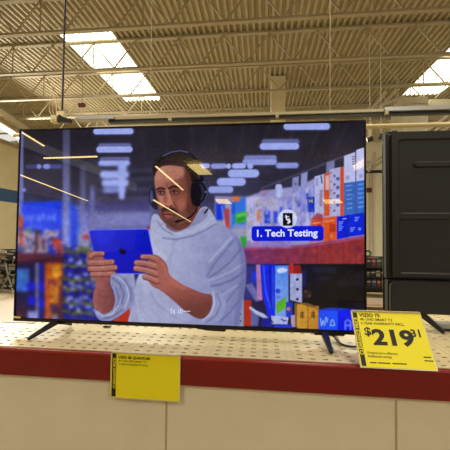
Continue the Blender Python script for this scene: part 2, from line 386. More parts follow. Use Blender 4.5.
# exercise-bike like frame in front of the rack
eb = thing('exercise_bike', 'grey exercise bike frame in front of the low rack at far left', 'exercise bike', (atY(8, 298, wy(7.8)).x, wy(7.8), 0))
X0 = eb.location.x; Y = wy(7.8)
MB().tube([(X0-.2, Y, .05), (X0+.0, Y, .45), (X0+.14, Y, .9)], .022, 8).build('frame_tube', M['grey'], eb)
MB().tube([(X0+.12, Y, .06), (X0-.04, Y, .5), (X0-.12, Y, .8)], .02, 8).build('seat_post', M['grey'], eb)
MB().obox((X0-.12, Y, .82), (.1, 0, 0), (0, .06, 0), (0, 0, .03)).build('seat', M['black'], eb, bevel=.015)
rg = [(X0+.06+.15*math.cos(2*math.pi*i/20), Y, .28+.15*math.sin(2*math.pi*i/20)) for i in range(21)]
MB().tube(rg, .02, 8).build('flywheel', M['black'], eb)
MB().box((X0-.26, Y-.15, 0), (X0-.2, Y+.15, .06)).build('foot', M['grey'], eb); MB().box((X0+.16, Y-.15, 0), (X0+.22, Y+.15, .06)).build('foot', M['grey'], eb)
MB().bar((X0-.2, Y, .04), (X0+.2, Y, .04), .04).build('base_bar', M['grey'], eb)
# right gap
a = atY(355, 300, wy(8.6)); b = atY(392, 300, wy(8.6))
rack('merchandise_rack', a.x, b.x, wy(8.6), [.25, .5, .75], 'dark crowded rack in the gap right of the television', .5, 1.0)
for lv, (z, zh, nm) in enumerate(((.266, .2, 'bottom'), (.516, .2, 'middle'), (.766, .22, 'top'))):
    x = a.x+.3; ks = ['nbrgn', 'gnwng', 'nrgen'][lv]
    for i in range(5):
        wdt = .07+.05*r2.random(); hh = zh*(.65+.35*r2.random())
        pos = ['left end', 'second from left', 'middle', 'second from right', 'right end'][i]
        carton(x, x+wdt, wy(8.6)+.05, wy(8.6)+.35, z+.001, z+hh, ks[i], '%s of the %s shelf on the crowded rack at right' % (pos, nm), 'cartons on the far right rack')
        x += wdt+.015
wr = thing('potted_wreath', 'small green and red wreath on top of the crowded rack', 'wreath', (atY(368, 264, wy(8.7)).x, wy(8.7), 1.0))
c = Vector(wr.location) + Vector((0, 0, .09))
MB().tube([(c.x+.07*math.cos(2*math.pi*i/16), c.y, c.z+.07*math.sin(2*math.pi*i/16)) for i in range(17)], .025, 8).build('greenery', CM['e'], wr)
MB().obox(c+Vector((0, -.03, .07)), (.03, 0, 0), (0, .012, 0), (0, 0, .02)).build('bow', CM['r'], wr, bevel=.005)
# low board table in the gap
a = atY(352, 306, wy(4.6)); zt_ = atY(374, 305, wy(4.6)).z
lt = thing('low_table', 'low brown display table in the gap right of the television', 'table', (atY(374, 305, wy(4.6)).x, wy(4.6), 0))
xa, xb = atY(340, 305, wy(4.6)).x, atY(420, 305, wy(4.6)).x
MB().box((xa, wy(4.6), zt_-.03), (xb, wy(4.6)+.45, zt_)).build('tabletop', M['wood'], lt, bevel=.004)
MB().box((xa, wy(4.6)-.006, zt_-.028), (xb, wy(4.6)-.0005, zt_-.006)).build('edge_strip', M['cream'], lt)
MB().box((xa+.02, wy(4.6)+.02, zt_-.18), (xb-.02, wy(4.6)+.43, zt_-.031)).build('apron', M['wood'], lt)
for x in (xa+.04, xb-.08):
    for y in (wy(4.6)+.04, wy(4.6)+.38): MB().box((x, y, 0), (x+.04, y+.04, zt_-.18)).build('leg', M['wood'], lt)

# ------------------------------------------------------------------ display shelf the televisions stand on
SH = .95
YE = -.235                               # front edge
X0s, X1s = -2.3, 2.6
YM = atZ(2, 322.3, SH).y           # back edge of the near deck, left of the television
pitx, pity = .0565, .052
xcol0 = atZ(220, 345, SH).x              # first column of a panel
def perforated(name, xa, xb, ya, yb, label, seed):
    o = thing(name, label, 'shelf', ((xa+xb)/2, (ya+yb)/2, SH-.03))
    mb = MB(); th = .004; PW = .382; sw, sd = .0115, .0068
    red = MB(); rr = random.Random(seed)
    ny = int((yb-ya-.03)/pity)
    ys = [ya+.028+i*pity for i in range(ny)]
    k0 = math.floor((xa-xcol0)/PW)-1
    colx = []
    for k in range(k0, k0+20):
        for j in range(6):
            x = xcol0+k*PW+j*pitx
            if xa+.02 < x < xb-.02: colx.append((x, j))
        xs_ = xcol0+k*PW+5*pitx+.038
        for s_ in (xs_, xs_+.030):
            if xa < s_ < xb-.01: MB().box((s_, ya+.004, SH), (s_+.0012, yb-.004, SH+.0006)).build('seam', M['rail'], o)
    # strips between columns and, inside a column, between slots
    edges = [xa]
    for x, j in colx: edges += [x-sw, x+sw]
    edges.append(xb)
    for i in range(0, len(edges), 2): mb.box((edges[i], ya, SH-th), (edges[i+1], yb, SH))
    for x, j in colx:
        yy = [ya]
        for y in ys: yy += [y-sd, y+sd]
        yy.append(yb)
        for i in range(0, len(yy), 2): mb.box((x-sw, yy[i], SH-th), (x+sw, yy[i+1], SH))
    for x, j in colx:
        for i, y in enumerate(ys):
            if (i < 4 and rr.random() < .5): red.box((x-sw-.004, y-sd-.004, SH-.0115), (x+sw+.004, y+sd+.004, SH-.0095))
    mb.build('perforated_plate', M['shelf'], o)
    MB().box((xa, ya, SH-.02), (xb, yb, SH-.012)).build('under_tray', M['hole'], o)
    tag(red.build('red_backing', M['holered'], o), 'red backing seen through slots', kind='stuff')
    return o
perforated('display_shelf', X0s, X1s, YE, YM, 'cream perforated display shelf under the lit television', 1)
perforated('display_shelf', -.95, X1s, YM+.002, .84, 'cream perforated display shelf behind the lit television, under the black television back', 2)
MB().box((X0s, YM+.0005, SH-.03), (-.955, YM+.012, SH+.003)).build('rear_edge', M['black'], bpy.data.objects['display_shelf'])
# edge trims: red fascia
fa = thing('shelf_fascia', 'red rolled steel fascia along the front of the display shelf', 'fascia', (0, YE-.02, SH-.14))
MB().box((X0s, YE-.03, SH-.125), (X1s, YE-.002, SH-.012)).build('face', M['red'], fa)
MB().tube([(X0s, YE-.018, SH-.011), (X1s, YE-.018, SH-.011)], .012, 12).build('rolled_lip', M['redlip'], fa, smooth=True)
o = MB().box((X0s, YE-.012, .14), (X1s, YM-.01, SH-.13)).build('base_cabinet', M['white']); tag(o, 'cream steel base cabinet below the red fascia', 'cabinet')
for k in range(5): x = X0s+.3+k*1.0; MB().box((x, YE-.014, .15), (x+.008, YE-.0125, SH-.14)).build('panel_joint', M['rail'], o)
MB().box((X0s, YE+.03, 0), (X1s, YM-.03, .139)).build('plinth', M['black'], o)

# ------------------------------------------------------------------ the lit television
W, H = 1.92, 1.91/1.76
z0, z1 = ZC-H/2-.009, ZC+H/2
tv = thing('television', 'large lit television showing a man in headphones holding a blue tablet', 'television', (0, 0, SH))
bz = .010; bzb = .020
fr = MB()
fr.box((-W/2, -.006, z0), (-W/2+bz, .03, z1)); fr.box((W/2-bz, -.006, z0), (W/2, .03, z1))
fr.box((-W/2+bz, -.006, z1-bz), (W/2-bz, .03, z1)); fr.box((-W/2+bz, -.006, z0), (W/2-bz, .03, z0+bzb))
fr.build('bezel', M['blackgloss'], tv, bevel=.0015)
MB().prism(rrect(-W/2+.06, z0+.04, W/2-.06, z1-.25, .05), .0301, .075).build('back_housing', M['tvplastic'], tv, bevel=.008)
MB().box((-W/2+bz, .0035, z0+bzb), (W/2-bz, .0295, z1-bz)).build('panel_backing', M['black'], tv)
xa, xb = atY(196, 330, 0).x, atY(226, 330, 0).x
MB().prism([(xa, z0-.001), (xb, z0-.001), (xb-.005, z0-.012), (xa+.06, z0-.010)], -.004, .02).build('sensor_bar', M['black'], tv, bevel=.002)
o = MB().box((-W/2+.001, -.0075, z0+.0165), (-W/2+.045, -.0062, z0+.027)); o = o.build('corner_sticker', M['ivory'], tv)
tag(o, 'small cream sticker on the lower left bezel')
def foot(parent, name, top, tip, w0, w1, m=None):
    top, tip = Vector(top), Vector(tip); d = (tip-top).normalized(); a = d.cross(Vector((0, 0, 1))).normalized(); b = a.cross(d)
    mb = MB(); vs_ = []
    for p, w_, h_ in ((top, w0, w0*.7), (tip, w1, w1*.8)):
        for i, j in ((-1,-1),(1,-1),(1,1),(-1,1)): vs_.append(p + a*i*w_/2 + b*j*h_/2)
    mb.add(vs_, [(0,1,2,3),(7,6,5,4),(0,4,5,1),(1,5,6,2),(2,6,7,3),(3,7,4,0)])
    return mb.build(name, m or M['black'], parent, bevel=.002)
def onshelf(u, v, dz=.0125): p = atZ(u, v, SH); return (p.x, p.y, SH+dz)
ft = atY(57, 322, .01)
ta = (ft.x, .012, z0+.004)
foot(tv, 'foot', ta, onshelf(28, 341.5), .034, .018); foot(tv, 'foot', (ft.x, .02, z0+.004), onshelf(71, 326.6), .030, .018)
MB().box((ft.x-.035, -.002, z0-.010), (ft.x+.055, .05, z0+.002)).build('foot_bracket', M['black'], tv, bevel=.003)
ft = atY(324, 331, .01)
foot(tv, 'foot', (ft.x, .012, z0+.004), onshelf(331.5, 355.5), .036, .018)
e1, e2, e3 = atY(340.5, 331.5, .03), atY(340.2, 335.2, .10), onshelf(331, 336.2)
MB().tube([(e1.x, .03, z0+.003), (e2.x, .14, SH+.02), (e2.x-.01, .2, SH+.008), (e3[0], e3[1], SH+.008)], .008, 8).build('foot', M['black'], tv)
MB().box((ft.x-.05, -.002, z0-.010), (ft.x+.10, .05, z0+.002)).build('foot_bracket', M['black'], tv, bevel=.003)

# ---------------- screen: the moving picture it gives off, stored per vertex of one flat panel
NX, NY = 640, 363
sx0, sx1, szb, szt = -W/2+bz, W/2-bz, z0+bzb, z1-bz
gx = np.linspace(sx0, sx1, NX); gz = np.linspace(szt, szb, NY)
GX, GZ = np.meshgrid(gx, gz)
# picture coordinates: fixed projective map of the panel (plate coordinates of the broadcast frame)
P3 = np.stack([GX - CAM.x, np.full_like(GX, 0.0) - CAM.y, GZ - CAM.z], -1)
Xc, Yc, Zc = P3 @ np.array(right), P3 @ np.array(down), P3 @ np.array(fwd)
U = 225 + F*Xc/Zc; V = 225 + F*Yc/Zc
IMG = np.zeros((NY, NX, 3)); 
def spline(pts, n=6):
    P = np.array(pts, float); m = len(P); out = []
    for i in range(m):
        p0, p1, p2, p3 = P[i-1], P[i], P[(i+1) % m], P[(i+2) % m]
        for k in range(n):
            s = k/n; out.append(.5*((2*p1)+(-p0+p2)*s+(2*p0-5*p1+4*p2-p3)*s*s+(-p0+3*p1-3*p2+p3)*s**3))
    return np.array(out)
def region(x0, y0, x1, y1, pad):
    m = (U > x0-pad) & (U < x1+pad) & (V > y0-pad) & (V < y1+pad)
    if not m.any(): return None
    r = np.where(m.any(1))[0]; c = np.where(m.any(0))[0]; return slice(r[0], r[-1]+1), slice(c[0], c[-1]+1)
def comp(sl, d, soft, col, alpha):
    a = np.clip(.5 - d/(2*max(soft, .25)), 0, 1); a = a*a*(3-2*a)*alpha
    c = np.array(col, float) if not callable(col) else col(U[sl], V[sl])
    IMG[sl] = IMG[sl]*(1-a[..., None]) + c*a[..., None]
def poly(pts, col, soft=.5, alpha=1., smooth=False):
    P = spline(pts) if smooth else np.array(pts, float)
    sl = region(P[:,0].min(), P[:,1].min(), P[:,0].max(), P[:,1].max(), soft+1)
    if sl is None: return
    u, v = U[sl], V[sl]; d = np.full(u.shape, 1e9); ins = np.zeros(u.shape, bool)
    for i in range(len(P)):
        a, b = P[i], P[(i+1) % len(P)]; e = b-a; L = e @ e
        if L < 1e-9: continue
        s = np.clip(((u-a[0])*e[0]+(v-a[1])*e[1])/L, 0, 1)
        d = np.minimum(d, (u-a[0]-s*e[0])**2+(v-a[1]-s*e[1])**2)
        if a[1] != b[1]:
            c = ((a[1] > v) != (b[1] > v)) & (u < (b[0]-a[0])*(v-a[1])/(b[1]-a[1])+a[0]); ins ^= c
    d = np.sqrt(d); comp(sl, np.where(ins, -d, d), soft, col, alpha)
def blob(pts, col, soft=.6, alpha=1.): poly(pts, col, soft, alpha, True)
def rect(x0, y0, x1, y1, col, soft=.5, alpha=1.): poly([(x0,y0),(x1,y0),(x1,y1),(x0,y1)], col, soft, alpha)
def line(pts, r, col, soft=.4, alpha=1.):
    P = np.array(pts, float); r_ = np.max(r)
    sl = region(P[:,0].min(), P[:,1].min(), P[:,0].max(), P[:,1].max(), r_+soft+1)
    if sl is None: return
    u, v = U[sl], V[sl]; d = np.full(u.shape, 1e9); rs = r if isinstance(r, (list, tuple)) else [r]*len(P)
    for i in range(len(P)-1):
        a, b = P[i], P[i+1]; e = b-a; L = max(e @ e, 1e-9)
        s = np.clip(((u-a[0])*e[0]+(v-a[1])*e[1])/L, 0, 1)
        d = np.minimum(d, np.sqrt((u-a[0]-s*e[0])**2+(v-a[1]-s*e[1])**2)-(rs[i]+(rs[i+1]-rs[i])*s))
    comp(sl, d, soft, col, alpha)
def dot(x, y, r, col, soft=.4, alpha=1., ry_=None, rot=0):
    ry_ = ry_ or r; m = max(r, ry_); sl = region(x-m, y-m, x+m, y+m, soft+1)
    if sl is None: return
    c, s = math.cos(rot), math.sin(rot); u, v = U[sl]-x, V[sl]-y; a, b = u*c+v*s, -u*s+v*c
    q = np.sqrt((a/r)**2+(b/ry_)**2); comp(sl, (q-1)*min(r, ry_), soft, col, alpha)
def ramp(p0, c0, p1, c1):
    p0, p1, c0, c1 = map(lambda q: np.array(q, float), (p0, p1, c0, c1)); e = p1-p0; L = e @ e
    return lambda u, v: c0 + (c1-c0)*np.clip(((u-p0[0])*e[0]+(v-p0[1])*e[1])/L, 0, 1)[..., None]
rg = np.random.default_rng(5)
def vnoise(sl, sc, seed):
    g = np.random.default_rng(seed).random((64, 64)); u, v = (U[sl]/sc) % 63, (V[sl]/sc) % 63
    i, j = u.astype(int), v.astype(int); a, b = u-i, v-j; a = a*a*(3-2*a); b = b*b*(3-2*b)
    return (g[j, i]*(1-a)*(1-b)+g[j, i+1]*a*(1-b)+g[j+1, i]*(1-a)*b+g[j+1, i+1]*a*b)
ALL = (slice(0, NY), slice(0, NX))

# --- far backdrop of the picture: dark ceiling, pale middle, blue floor level
stops = [(118, (38, 35, 48)), (150, (44, 42, 58)), (178, (54, 53, 72)), (200, (68, 66, 96)), (222, (100, 100, 160)), (250, (56, 58, 130)), (330, (28, 28, 84))]
for k in range(3): IMG[..., k] = np.interp(V, [q[0] for q in stops], [q[1][k] for q in stops])
IMG *= (1 + .22*(vnoise(ALL, 14, 1)-.5))[..., None]
for k in range(9): line([(140+k*26, 121), (150+k*21, 190)], 1.4, (62, 60, 74), 2, .35)
for v_ in (171, 180, 190, 199): line([(98, v_), (152, v_-1)], 1.6, (86, 86, 108), 1.6, .45)
for v_ in (176, 185, 195): line([(98, v_), (152, v_-1)], 1.4, (44, 42, 60), 1.6, .5)
rect(72, 205, 152, 232, (112, 114, 184), 3, .9); rect(96, 213, 150, 225, (128, 130, 206), 2, .8); rect(80, 203, 150, 211, (66, 62, 110), 2.5, .7)
# left: blue sign, posts
rect(17, 124, 23.5, 250, ramp((20, 124), (110, 112, 160), (20, 240), (120, 130, 200)), 1.2, .9)
poly([(22, 202.5), (62, 201), (62, 242), (22, 244)], (38, 72, 232), 1)
poly([(66, 203), (72, 202), (78, 213), (77, 250), (66, 250)], (44, 74, 214), 1)
rect(77, 222, 80, 250, (58, 110, 226), 1)
rect(62.8, 124, 70, 250, ramp((66, 124), (72, 72, 96), (66, 230), (140, 146, 210)), 1.3, .95)
rect(80, 165, 86, 245, ramp((83, 165), (80, 80, 106), (83, 230), (134, 138, 200)), 1.5, .9)
rect(90, 185, 94.5, 232, (120, 124, 188), 1.5, .8)
rect(86, 160, 98, 190, (74, 72, 92), 3, .5)
# blurred white lettering of the blue sign
G = {'p': [[(0,0),(0,1.5)], [(0,.1),(.5,0),(.6,.5),(.5,1),(0,.9)]], 'e': [[(0,.5),(.6,.5),(.5,.05),(.2,0),(0,.5),(.2,1),(.6,.9)]],
     'r': [[(0,0),(0,1)], [(0,.3),(.2,0),(.45,.05)]], 'a': [[(.1,.1),(.5,0),(.6,1)], [(.6,.5),(.1,.55),(.05,.9),(.35,1),(.6,.8)]],
     't': [[(.2,-.5),(.2,.9),(.5,1)], [(0,0),(.5,0)]], 'd': [[(.6,-.6),(.6,1)], [(.6,.1),(.1,0),(0,.5),(.1,1),(.6,.9)]],
     'l': [[(.2,-.6),(.2,1)]], 's': [[(.5,.05),(.1,.1),(.1,.45),(.5,.6),(.45,.95),(0,1)]]}
def strokes(word, x, y, h, adv, r, col, soft, alpha, slope=0.):
    for i, ch in enumerate(word):
        for st in G[ch]: line([(x+i*adv+px*h*.85, y+slope*i*adv+py*h) for px, py in st], r, col, soft, alpha)
strokes('perated', 22.5, 216.0, 4.6, 5.0, .8, (150, 168, 246), 1.5, .6, -.01)
strokes('ells', 27, 225.5, 3.6, 4.0, .7, (140, 156, 240), 1.5, .6)
# left goods
rect(19, 216, 23, 246, (190, 74, 44), .8); rect(23, 231, 35, 253, (160, 158, 186), 1); rect(25, 229, 33, 233, (120, 130, 90), 1)
for k in range(5): rect(24+k*2.2, 236+(k*3) % 7, 25.5+k*2.2, 246+(k*5) % 6, (110, 92, 120), .8, .6)
rect(35, 230, 41, 254, (54, 44, 70), 1); rect(38, 234, 48, 253, (150, 140, 166), 1); rect(42, 238, 45, 250, (88, 60, 80), 1)
blob([(44,232),(50,230),(57,231),(58,236),(50,238),(44,237)], (168, 172, 212), 1)
rect(49, 238, 56, 256, (26, 48, 206), 1); poly([(52,237),(60,238),(64,254),(57,256)], (206, 70, 44), 1); rect(58, 244, 60, 256, (40, 50, 160), .8, .8)
for k in range(26):
    dot(20+rg.random()*42, 232+rg.random()*20, .8+rg.random(), [(200,190,210),(60,50,90),(190,90,60),(40,60,190)][k % 4], .7, .6)
poly([(17, 253), (64, 254), (64, 265), (17, 263.5)], ramp((17, 253), (112, 44, 60), (20, 264), (74, 32, 62)), .9)
rect(15, 263.5, 66, 325, (34, 28, 70), 1.5); rect(16, 268.5, 29.5, 291.5, (58, 104, 194), 1.2); rect(18, 272, 27, 279, (84, 140, 218), 1, .8)
rect(35.2, 263, 39, 322, (104, 110, 156), .8); rect(40, 263, 44.5, 322, (18, 28, 150), 1)
for (a, b, c, d) in ((28,283,34.5,290),(28,296.5,35,304),(40,281,44.5,291),(40,297,44.5,306)): blob([(a,b),(c,b),(c,d),(a,d)], (14, 22, 206), 1)
rect(27.5, 311, 38, 321, (138, 142, 206), 1); rect(17, 305, 26, 322, (58, 34, 66), 1.4); rect(18, 312, 22, 322, (110, 50, 46), 1.2)
rect(44.5, 263, 63.5, 322, (190, 92, 38), 1.5); rect(52, 266, 60, 277, (216, 156, 46), 1.4); rect(51, 286, 58, 302, (196, 134, 50), 1.5)
rect(48, 279, 56, 286, (118, 58, 62), 1.5); rect(59, 276, 64.5, 322, (92, 48, 66), 1.6); rect(50, 304, 60, 322, (70, 46, 90), 1.8); dot(55, 318, 3, (130, 130, 206), 1.2)
for k in range(22): dot(45+rg.random()*18, 266+rg.random()*52, .9+rg.random()*1.1, [(226,150,60),(120,50,50),(240,180,80),(150,60,40)][k % 4], .9, .6)
rect(64, 245, 97, 325, (30, 34, 120), 2)
for k in range(6):
    y = 249+k*12.2+(k*37 % 5)-2
    line([(64, y+3), (72, y+6), (80, y+4), (97, y+8)], 1.6, (112, 118, 44), 1.2, .95)
    line([(65, y+7), (74, y+10), (84, y+8), (96, y+12)], 2.3, (20, 26, 150), 1.2)
    for j, (xx, rr_) in enumerate(((69, 2.6), (77, 3.2), (86, 3.0), (93, 2.4))): dot(xx+(k % 2)*2, y-1+(j % 2)*3, rr_, (150, 162, 226), 1.1, .95, rr_*.62)
for k in range(30): dot(64+rg.random()*33, 248+rg.random()*74, .7+rg.random()*1.1, [(200,206,246),(12,14,50),(40,60,210),(130,130,60)][k % 4], .8, .6)
rect(64, 205, 80, 222, (60, 84, 200), 2, .0)
rect(78, 232, 90, 246, (150, 148, 190), 1.4); rect(83, 235, 90, 239, (176, 56, 60), .8); rect(78, 247, 92, 251, (110, 116, 60), 1.2)

# ceiling lights of the picture
LC = (158, 170, 238); LD = (104, 108, 152)
def cap_(x0, x1, y, r, c=LC, a=1.): line([(x0+r, y), (x1-r, y-.2)], r+1.2, (100, 108, 176), 1.2, .35*a); line([(x0+r, y), (x1-r, y-.2)], r, c, .7, a)
cap_(93.4, 133.5, 131.4, 3.0)
cap_(98.7, 131, 145.6, 2.0, LD); cap_(96.4, 132.5, 149.6, 3.0)
cap_(100, 129.5, 159.4, 2.0, LD); cap_(98.4, 130, 163.4, 2.6); dot(122.3, 168.5, 4.6, LC, .7)
cap_(100, 129, 174.8, 3.7); cap_(101.8, 128.6, 183.2, 3.5); cap_(103.3, 126, 190.3, 2.7, (130, 138, 200)); line([(121.8, 176), (121.8, 196.5)], 3.0, LC, .8)
cap_(262, 299, 141.8, 2.4, LD); cap_(259.8, 299, 146.4, 3.3); cap_(283.6, 330, 126.6, 3.3)
cap_(244, 276.5, 158.2, 2.6, (126, 132, 186)); cap_(242.5, 276.8, 162.2, 2.8, (146, 156, 222))
cap_(276, 298.5, 165.6, 2.7, (140, 150, 216))
cap_(228, 259, 173.6, 4.0); cap_(217, 245.6, 182, 3.9); cap_(208.4, 233.2, 189.8, 3.3, (150, 162, 226))
cap_(199, 210, 166, 2.3); cap_(211, 226.5, 166.2, 2.5, (140, 150, 214)); dot(228.6, 166.2, 2.6, LC, .6); cap_(232, 246, 166, 2.6); dot(250.2, 166, 3.0, LC, .6)
rect(26, 164.6, 36, 168.8, (78, 80, 134), 1.2, .8); dot(39, 166.5, 2.5, (126, 132, 206), .9); dot(47, 166.5, 4.2, (132, 140, 216), .9, 1, 2.6); rect(50, 164.4, 61.5, 168.6, (84, 88, 150), 1.2, .9)
dot(24, 190, 2, (128, 132, 196), 1)

# right: stacked goods
poly([(215, 196), (246, 197), (268, 190), (300, 186), (315, 178), (340, 168), (366, 160), (366, 250), (215, 250)], (150, 150, 200), 1.5)
line([(262, 188), (366, 148)], 1.0, (92, 90, 112), 1, .6)
rect(216, 203, 224.6, 220, (22, 62, 214), 1); rect(219, 197, 232, 203, (150, 140, 170), 1.2); poly([(224.6,208),(229.5,209),(229.5,232),(224.6,224)], (176, 70, 70), 1)
line([(222, 206), (226, 236)], .8, (200, 190, 220), .8, .7)
rect(231.3, 197.5, 245.8, 228, (56, 118, 226), .9); rect(232, 196.5, 240, 201.5, (216, 116, 70), .8); rect(231.5, 203, 235, 214, (38, 76, 190), 1, .7)
poly([(235.3, 213), (247, 210.5), (247, 221.5), (235.3, 224)], (62, 170, 66), .8); line([(237.5, 216), (245, 214)], .8, (180, 226, 180), .7, .6); line([(238, 220), (245, 218)], .8, (30, 110, 40), .7, .6)
rect(233, 224, 247, 237, (150, 150, 200), 1, .7); rect(240.5, 236.5, 247, 247.5, (52, 160, 64), .9)
rect(246.5, 197, 262, 248, (182, 178, 222), 1); rect(256.5, 199.5, 261.5, 206.5, (184, 168, 166), .8)
poly([(262, 200), (279, 198), (279, 248), (262, 248)], (166, 166, 218), .8); rect(265, 198.5, 276, 206, (170, 164, 178), 1, .8)
line([(247, 224), (254, 221)], .6, (190, 120, 100), .7, .6); rect(257, 210, 260.4, 221.5, (222, 128, 66), .8)
rect(264.3, 211, 270, 223.5, (34, 60, 210), .7); rect(265.5, 211.4, 268.4, 214.6, (170, 176, 214), .5, .8); rect(273.2, 211, 277.6, 223.2, (48, 76, 214), .7)
for k in range(7): line([(254+k*3.4, 200-k*.4), (254+k*3.4, 225)], .35, (138, 138, 190), .7, .6)
rect(250, 241, 260, 248, (206, 120, 96), 1); rect(222, 226, 231, 240, (170, 100, 110), 1.2, .6)
dot(264, 193, 4.5, (150, 130, 170), 1.2, .9, 3); blob([(275.5,186),(279,184),(282,186),(282,196),(277,197)], (170, 178, 232), .8)
# tilted white boxes getting bigger to the right
for k in range(9):
    x = 279+k*4.4; yt = 202-k*2.3
    poly([(x, yt), (x+4.0, yt-2.2), (x+4.0, 236), (x, 236)], (170-(k % 3)*16, 172-(k % 3)*16, 224-(k % 2)*12), .6)
    if k % 2 == 0: rect(x+.8, yt+5+(k % 3)*3, x+3.2, yt+11+(k % 3)*3, (36, 64, 196), .5, .9)
    line([(x+4.1, yt-1), (x+4.1, 236)], .3, (110, 110, 160), .5, .7)
rect(307.5, 197, 315, 212, (32, 60, 190), .6); rect(308.5, 198.5, 313.5, 203.5, (40, 40, 60), .5); line([(309.6,199.2),(309.6,202.8)], .35, (220,220,240), .3); line([(312,199.2),(312,202.8)], .35, (220,220,240), .3); line([(309.6,201),(312,201)], .35, (220,220,240), .3)
poly([(292.5, 178), (299, 176), (298, 190.5), (292, 192.5)], (134, 138, 188), .8); dot(295.5, 184, 1.6, (104, 110, 160), .8)
poly([(301, 174), (307.6, 171.6), (307, 188), (300.6, 189.5)], (142, 146, 200), .8)
poly([(326.4, 162.5), (334.5, 160), (334.5, 176), (326, 180)], (122, 124, 166), .8)
poly([(314.6, 176.5), (324, 174), (324, 216), (314.6, 216)], (178, 182, 226), .6); rect(316, 178, 318, 186, (136, 140, 200), .6, .8); rect(319.5, 190, 322.5, 206, (150, 120, 150), .7, .8); line([(321,176),(322,183)], .6, (70,70,110), .5)
poly([(324, 174), (330, 171.5), (330, 216), (324, 216)], (206, 94, 50), .6); poly([(325.5, 176), (329, 175), (329, 190), (325.5, 190)], (222, 190, 200), .6, .8)
poly([(329.6, 169.5), (340.5, 167), (340.5, 216), (329.6, 216)], (168, 170, 214), .6); poly([(340.2, 168), (344, 167), (344, 216), (340.2, 216)], (206, 84, 46), .6)
for k in range(14): dot(331+(k % 3)*3.4, 173+k*2.9, .8+.5*((k*7) % 3), [(96,96,140),(120,80,110),(70,80,150)][k % 3], .5, .8)
poly([(344, 156), (355.4, 152), (355.4, 182), (344, 183.5)], (184, 188, 232), .5); poly([(344, 183), (355.4, 181.5), (355.4, 218), (344, 218)], (66, 108, 186), .5)
poly([(356.2, 150), (366, 146.8), (366, 180), (356.2, 181.5)], (186, 190, 236), .5); poly([(356.2, 181.3), (366, 179.8), (366, 217), (356.2, 217)], (60, 108, 194), .5)
line([(355.8, 151), (355.8, 217)], .35, (60, 64, 110), .4)
for k in range(6): line([(346+.3*k, 186+k*4.5), (352-.5*(k % 2), 185.4+k*4.5)], .55, (140, 176, 220), .5, .7); line([(358.5, 184.6+k*4.5), (363.5, 184+k*4.5)], .55, (150, 184, 226), .5, .7)
for k in range(4): line([(352.6, 157+k*2.4), (354.4, 156.4+k*2.4)], .5, (60, 62, 90), .4)
dot(347.5, 177.5, 2.2, (148, 150, 196), .7); dot(361, 176, 2, (150, 154, 204), .7)
# orange and blue boxes on the red beam
for (a, b, yt, c) in ((311, 323, 219.5, (196, 84, 52)), (323.4, 337, 217.5, (212, 92, 48))):
    poly([(a, yt), (b, yt-1.2), (b, 240.5), (a, 242)], c, .6); line([(a+2, yt+4), (b-3, yt+3)], .7, (236, 160, 120), .6, .7); rect(a+6, 224, b-1.5, 232, (150, 50, 30), .7, .6); dot(a+8, 236, 1.5, (230, 150, 110), .6, .7)
poly([(311, 219), (317, 213), (323, 214.5), (323, 220)], (160, 60, 60), .8, .8)
poly([(336.8, 216.6), (347.8, 215.2), (347.8, 237.4), (336.8, 239.4)], (16, 40, 206), .5); poly([(348.4, 215), (364.6, 212.6), (364.6, 234.6), (348.4, 237)], (20, 46, 214), .5)
line([(348.1, 215), (348.1, 237)], .35, (8, 16, 110), .4)
for (x, y) in ((339, 222), (339, 227), (350.5, 228), (355, 217.5)):
    for k in range(3): line([(x, y+k*1.7), (x+4.2-k, y-.3+k*1.7)], .42, (150, 176, 250), .4, .85)
dot(359.6, 229, 1.6, (140, 166, 246), .5, .8); line([(343,219),(346,218.6)], .6, (170,190,250), .4, .8)
# red beam, upright and what is underneath
poly([(236, 247.5), (300, 245.5), (366, 235.5), (366, 264.5), (236, 264.5)], ramp((240, 250), (110, 52, 112), (330, 250), (146, 58, 60)), .8)
poly([(236, 247.5), (300, 245), (366, 235), (366, 238.5), (300, 248.5), (236, 250.5)], (160, 86, 130), .8, .7)
for k in range(40): dot(246+rg.random()*118, 247+rg.random()*15, 1+2.5*rg.random(), [(170, 86, 84), (110, 38, 56), (130, 70, 110)][k % 3], 2, .3)
rect(246, 241, 291, 247.6, (138, 120, 190), 1, .8)
for k in range(5): line([(304+k*13, 248-k*2), (304+k*13, 263)], .4, (120, 34, 50), 1.4, .5)
poly([(236, 264), (366, 264), (366, 332), (236, 332)], ramp((250, 270), (40, 40, 96), (320, 290), (20, 20, 32)), .8)
poly([(301, 264.2), (366, 264.2), (366, 310), (301, 304)], ramp((305, 266), (24, 25, 46), (345, 300), (13, 13, 20)), .8)
for a in ((312, 267, 336, 273), (318, 277, 330, 280)): rect(*a, (46, 52, 92), 2, .4)
poly([(336, 284), (356, 272), (366, 270), (366, 286), (340, 288)], (36, 36, 48), 2.5, .7); line([(338, 282), (352, 270)], 1, (54, 44, 46), 1.5, .6)
dot(307, 294, 4.6, (62, 42, 46), 1.2, .9); dot(305.4, 291.5, .9, (120, 80, 60), .6); dot(309.5, 296, .9, (120, 80, 60), .6); rect(301.5, 270, 306, 287, (34, 42, 120), 1.6, .7)
rect(244, 266, 257, 300, (60, 64, 140), 2, .7); rect(251.5, 271, 256.5, 283, (26, 60, 200), .9)
poly([(245, 285), (252, 283), (262, 300), (256, 302)], (120, 122, 180), 1.2, .8)
rect(243.5, 300, 251.5, 326, (170, 52, 30), 1); poly([(235.6, 288), (243.8, 284), (243.8, 327), (235.6, 327)], (136, 148, 196), .8); 
for y in (300.5, 307, 314, 321): dot(240.4, y, .9, (50, 56, 90), .5)
rect(230, 300, 236, 327, (160, 50, 40), 1)
poly([(256, 264.5), (260.4, 264.5), (262.5, 300), (257, 300)], (166, 120, 170), .8)
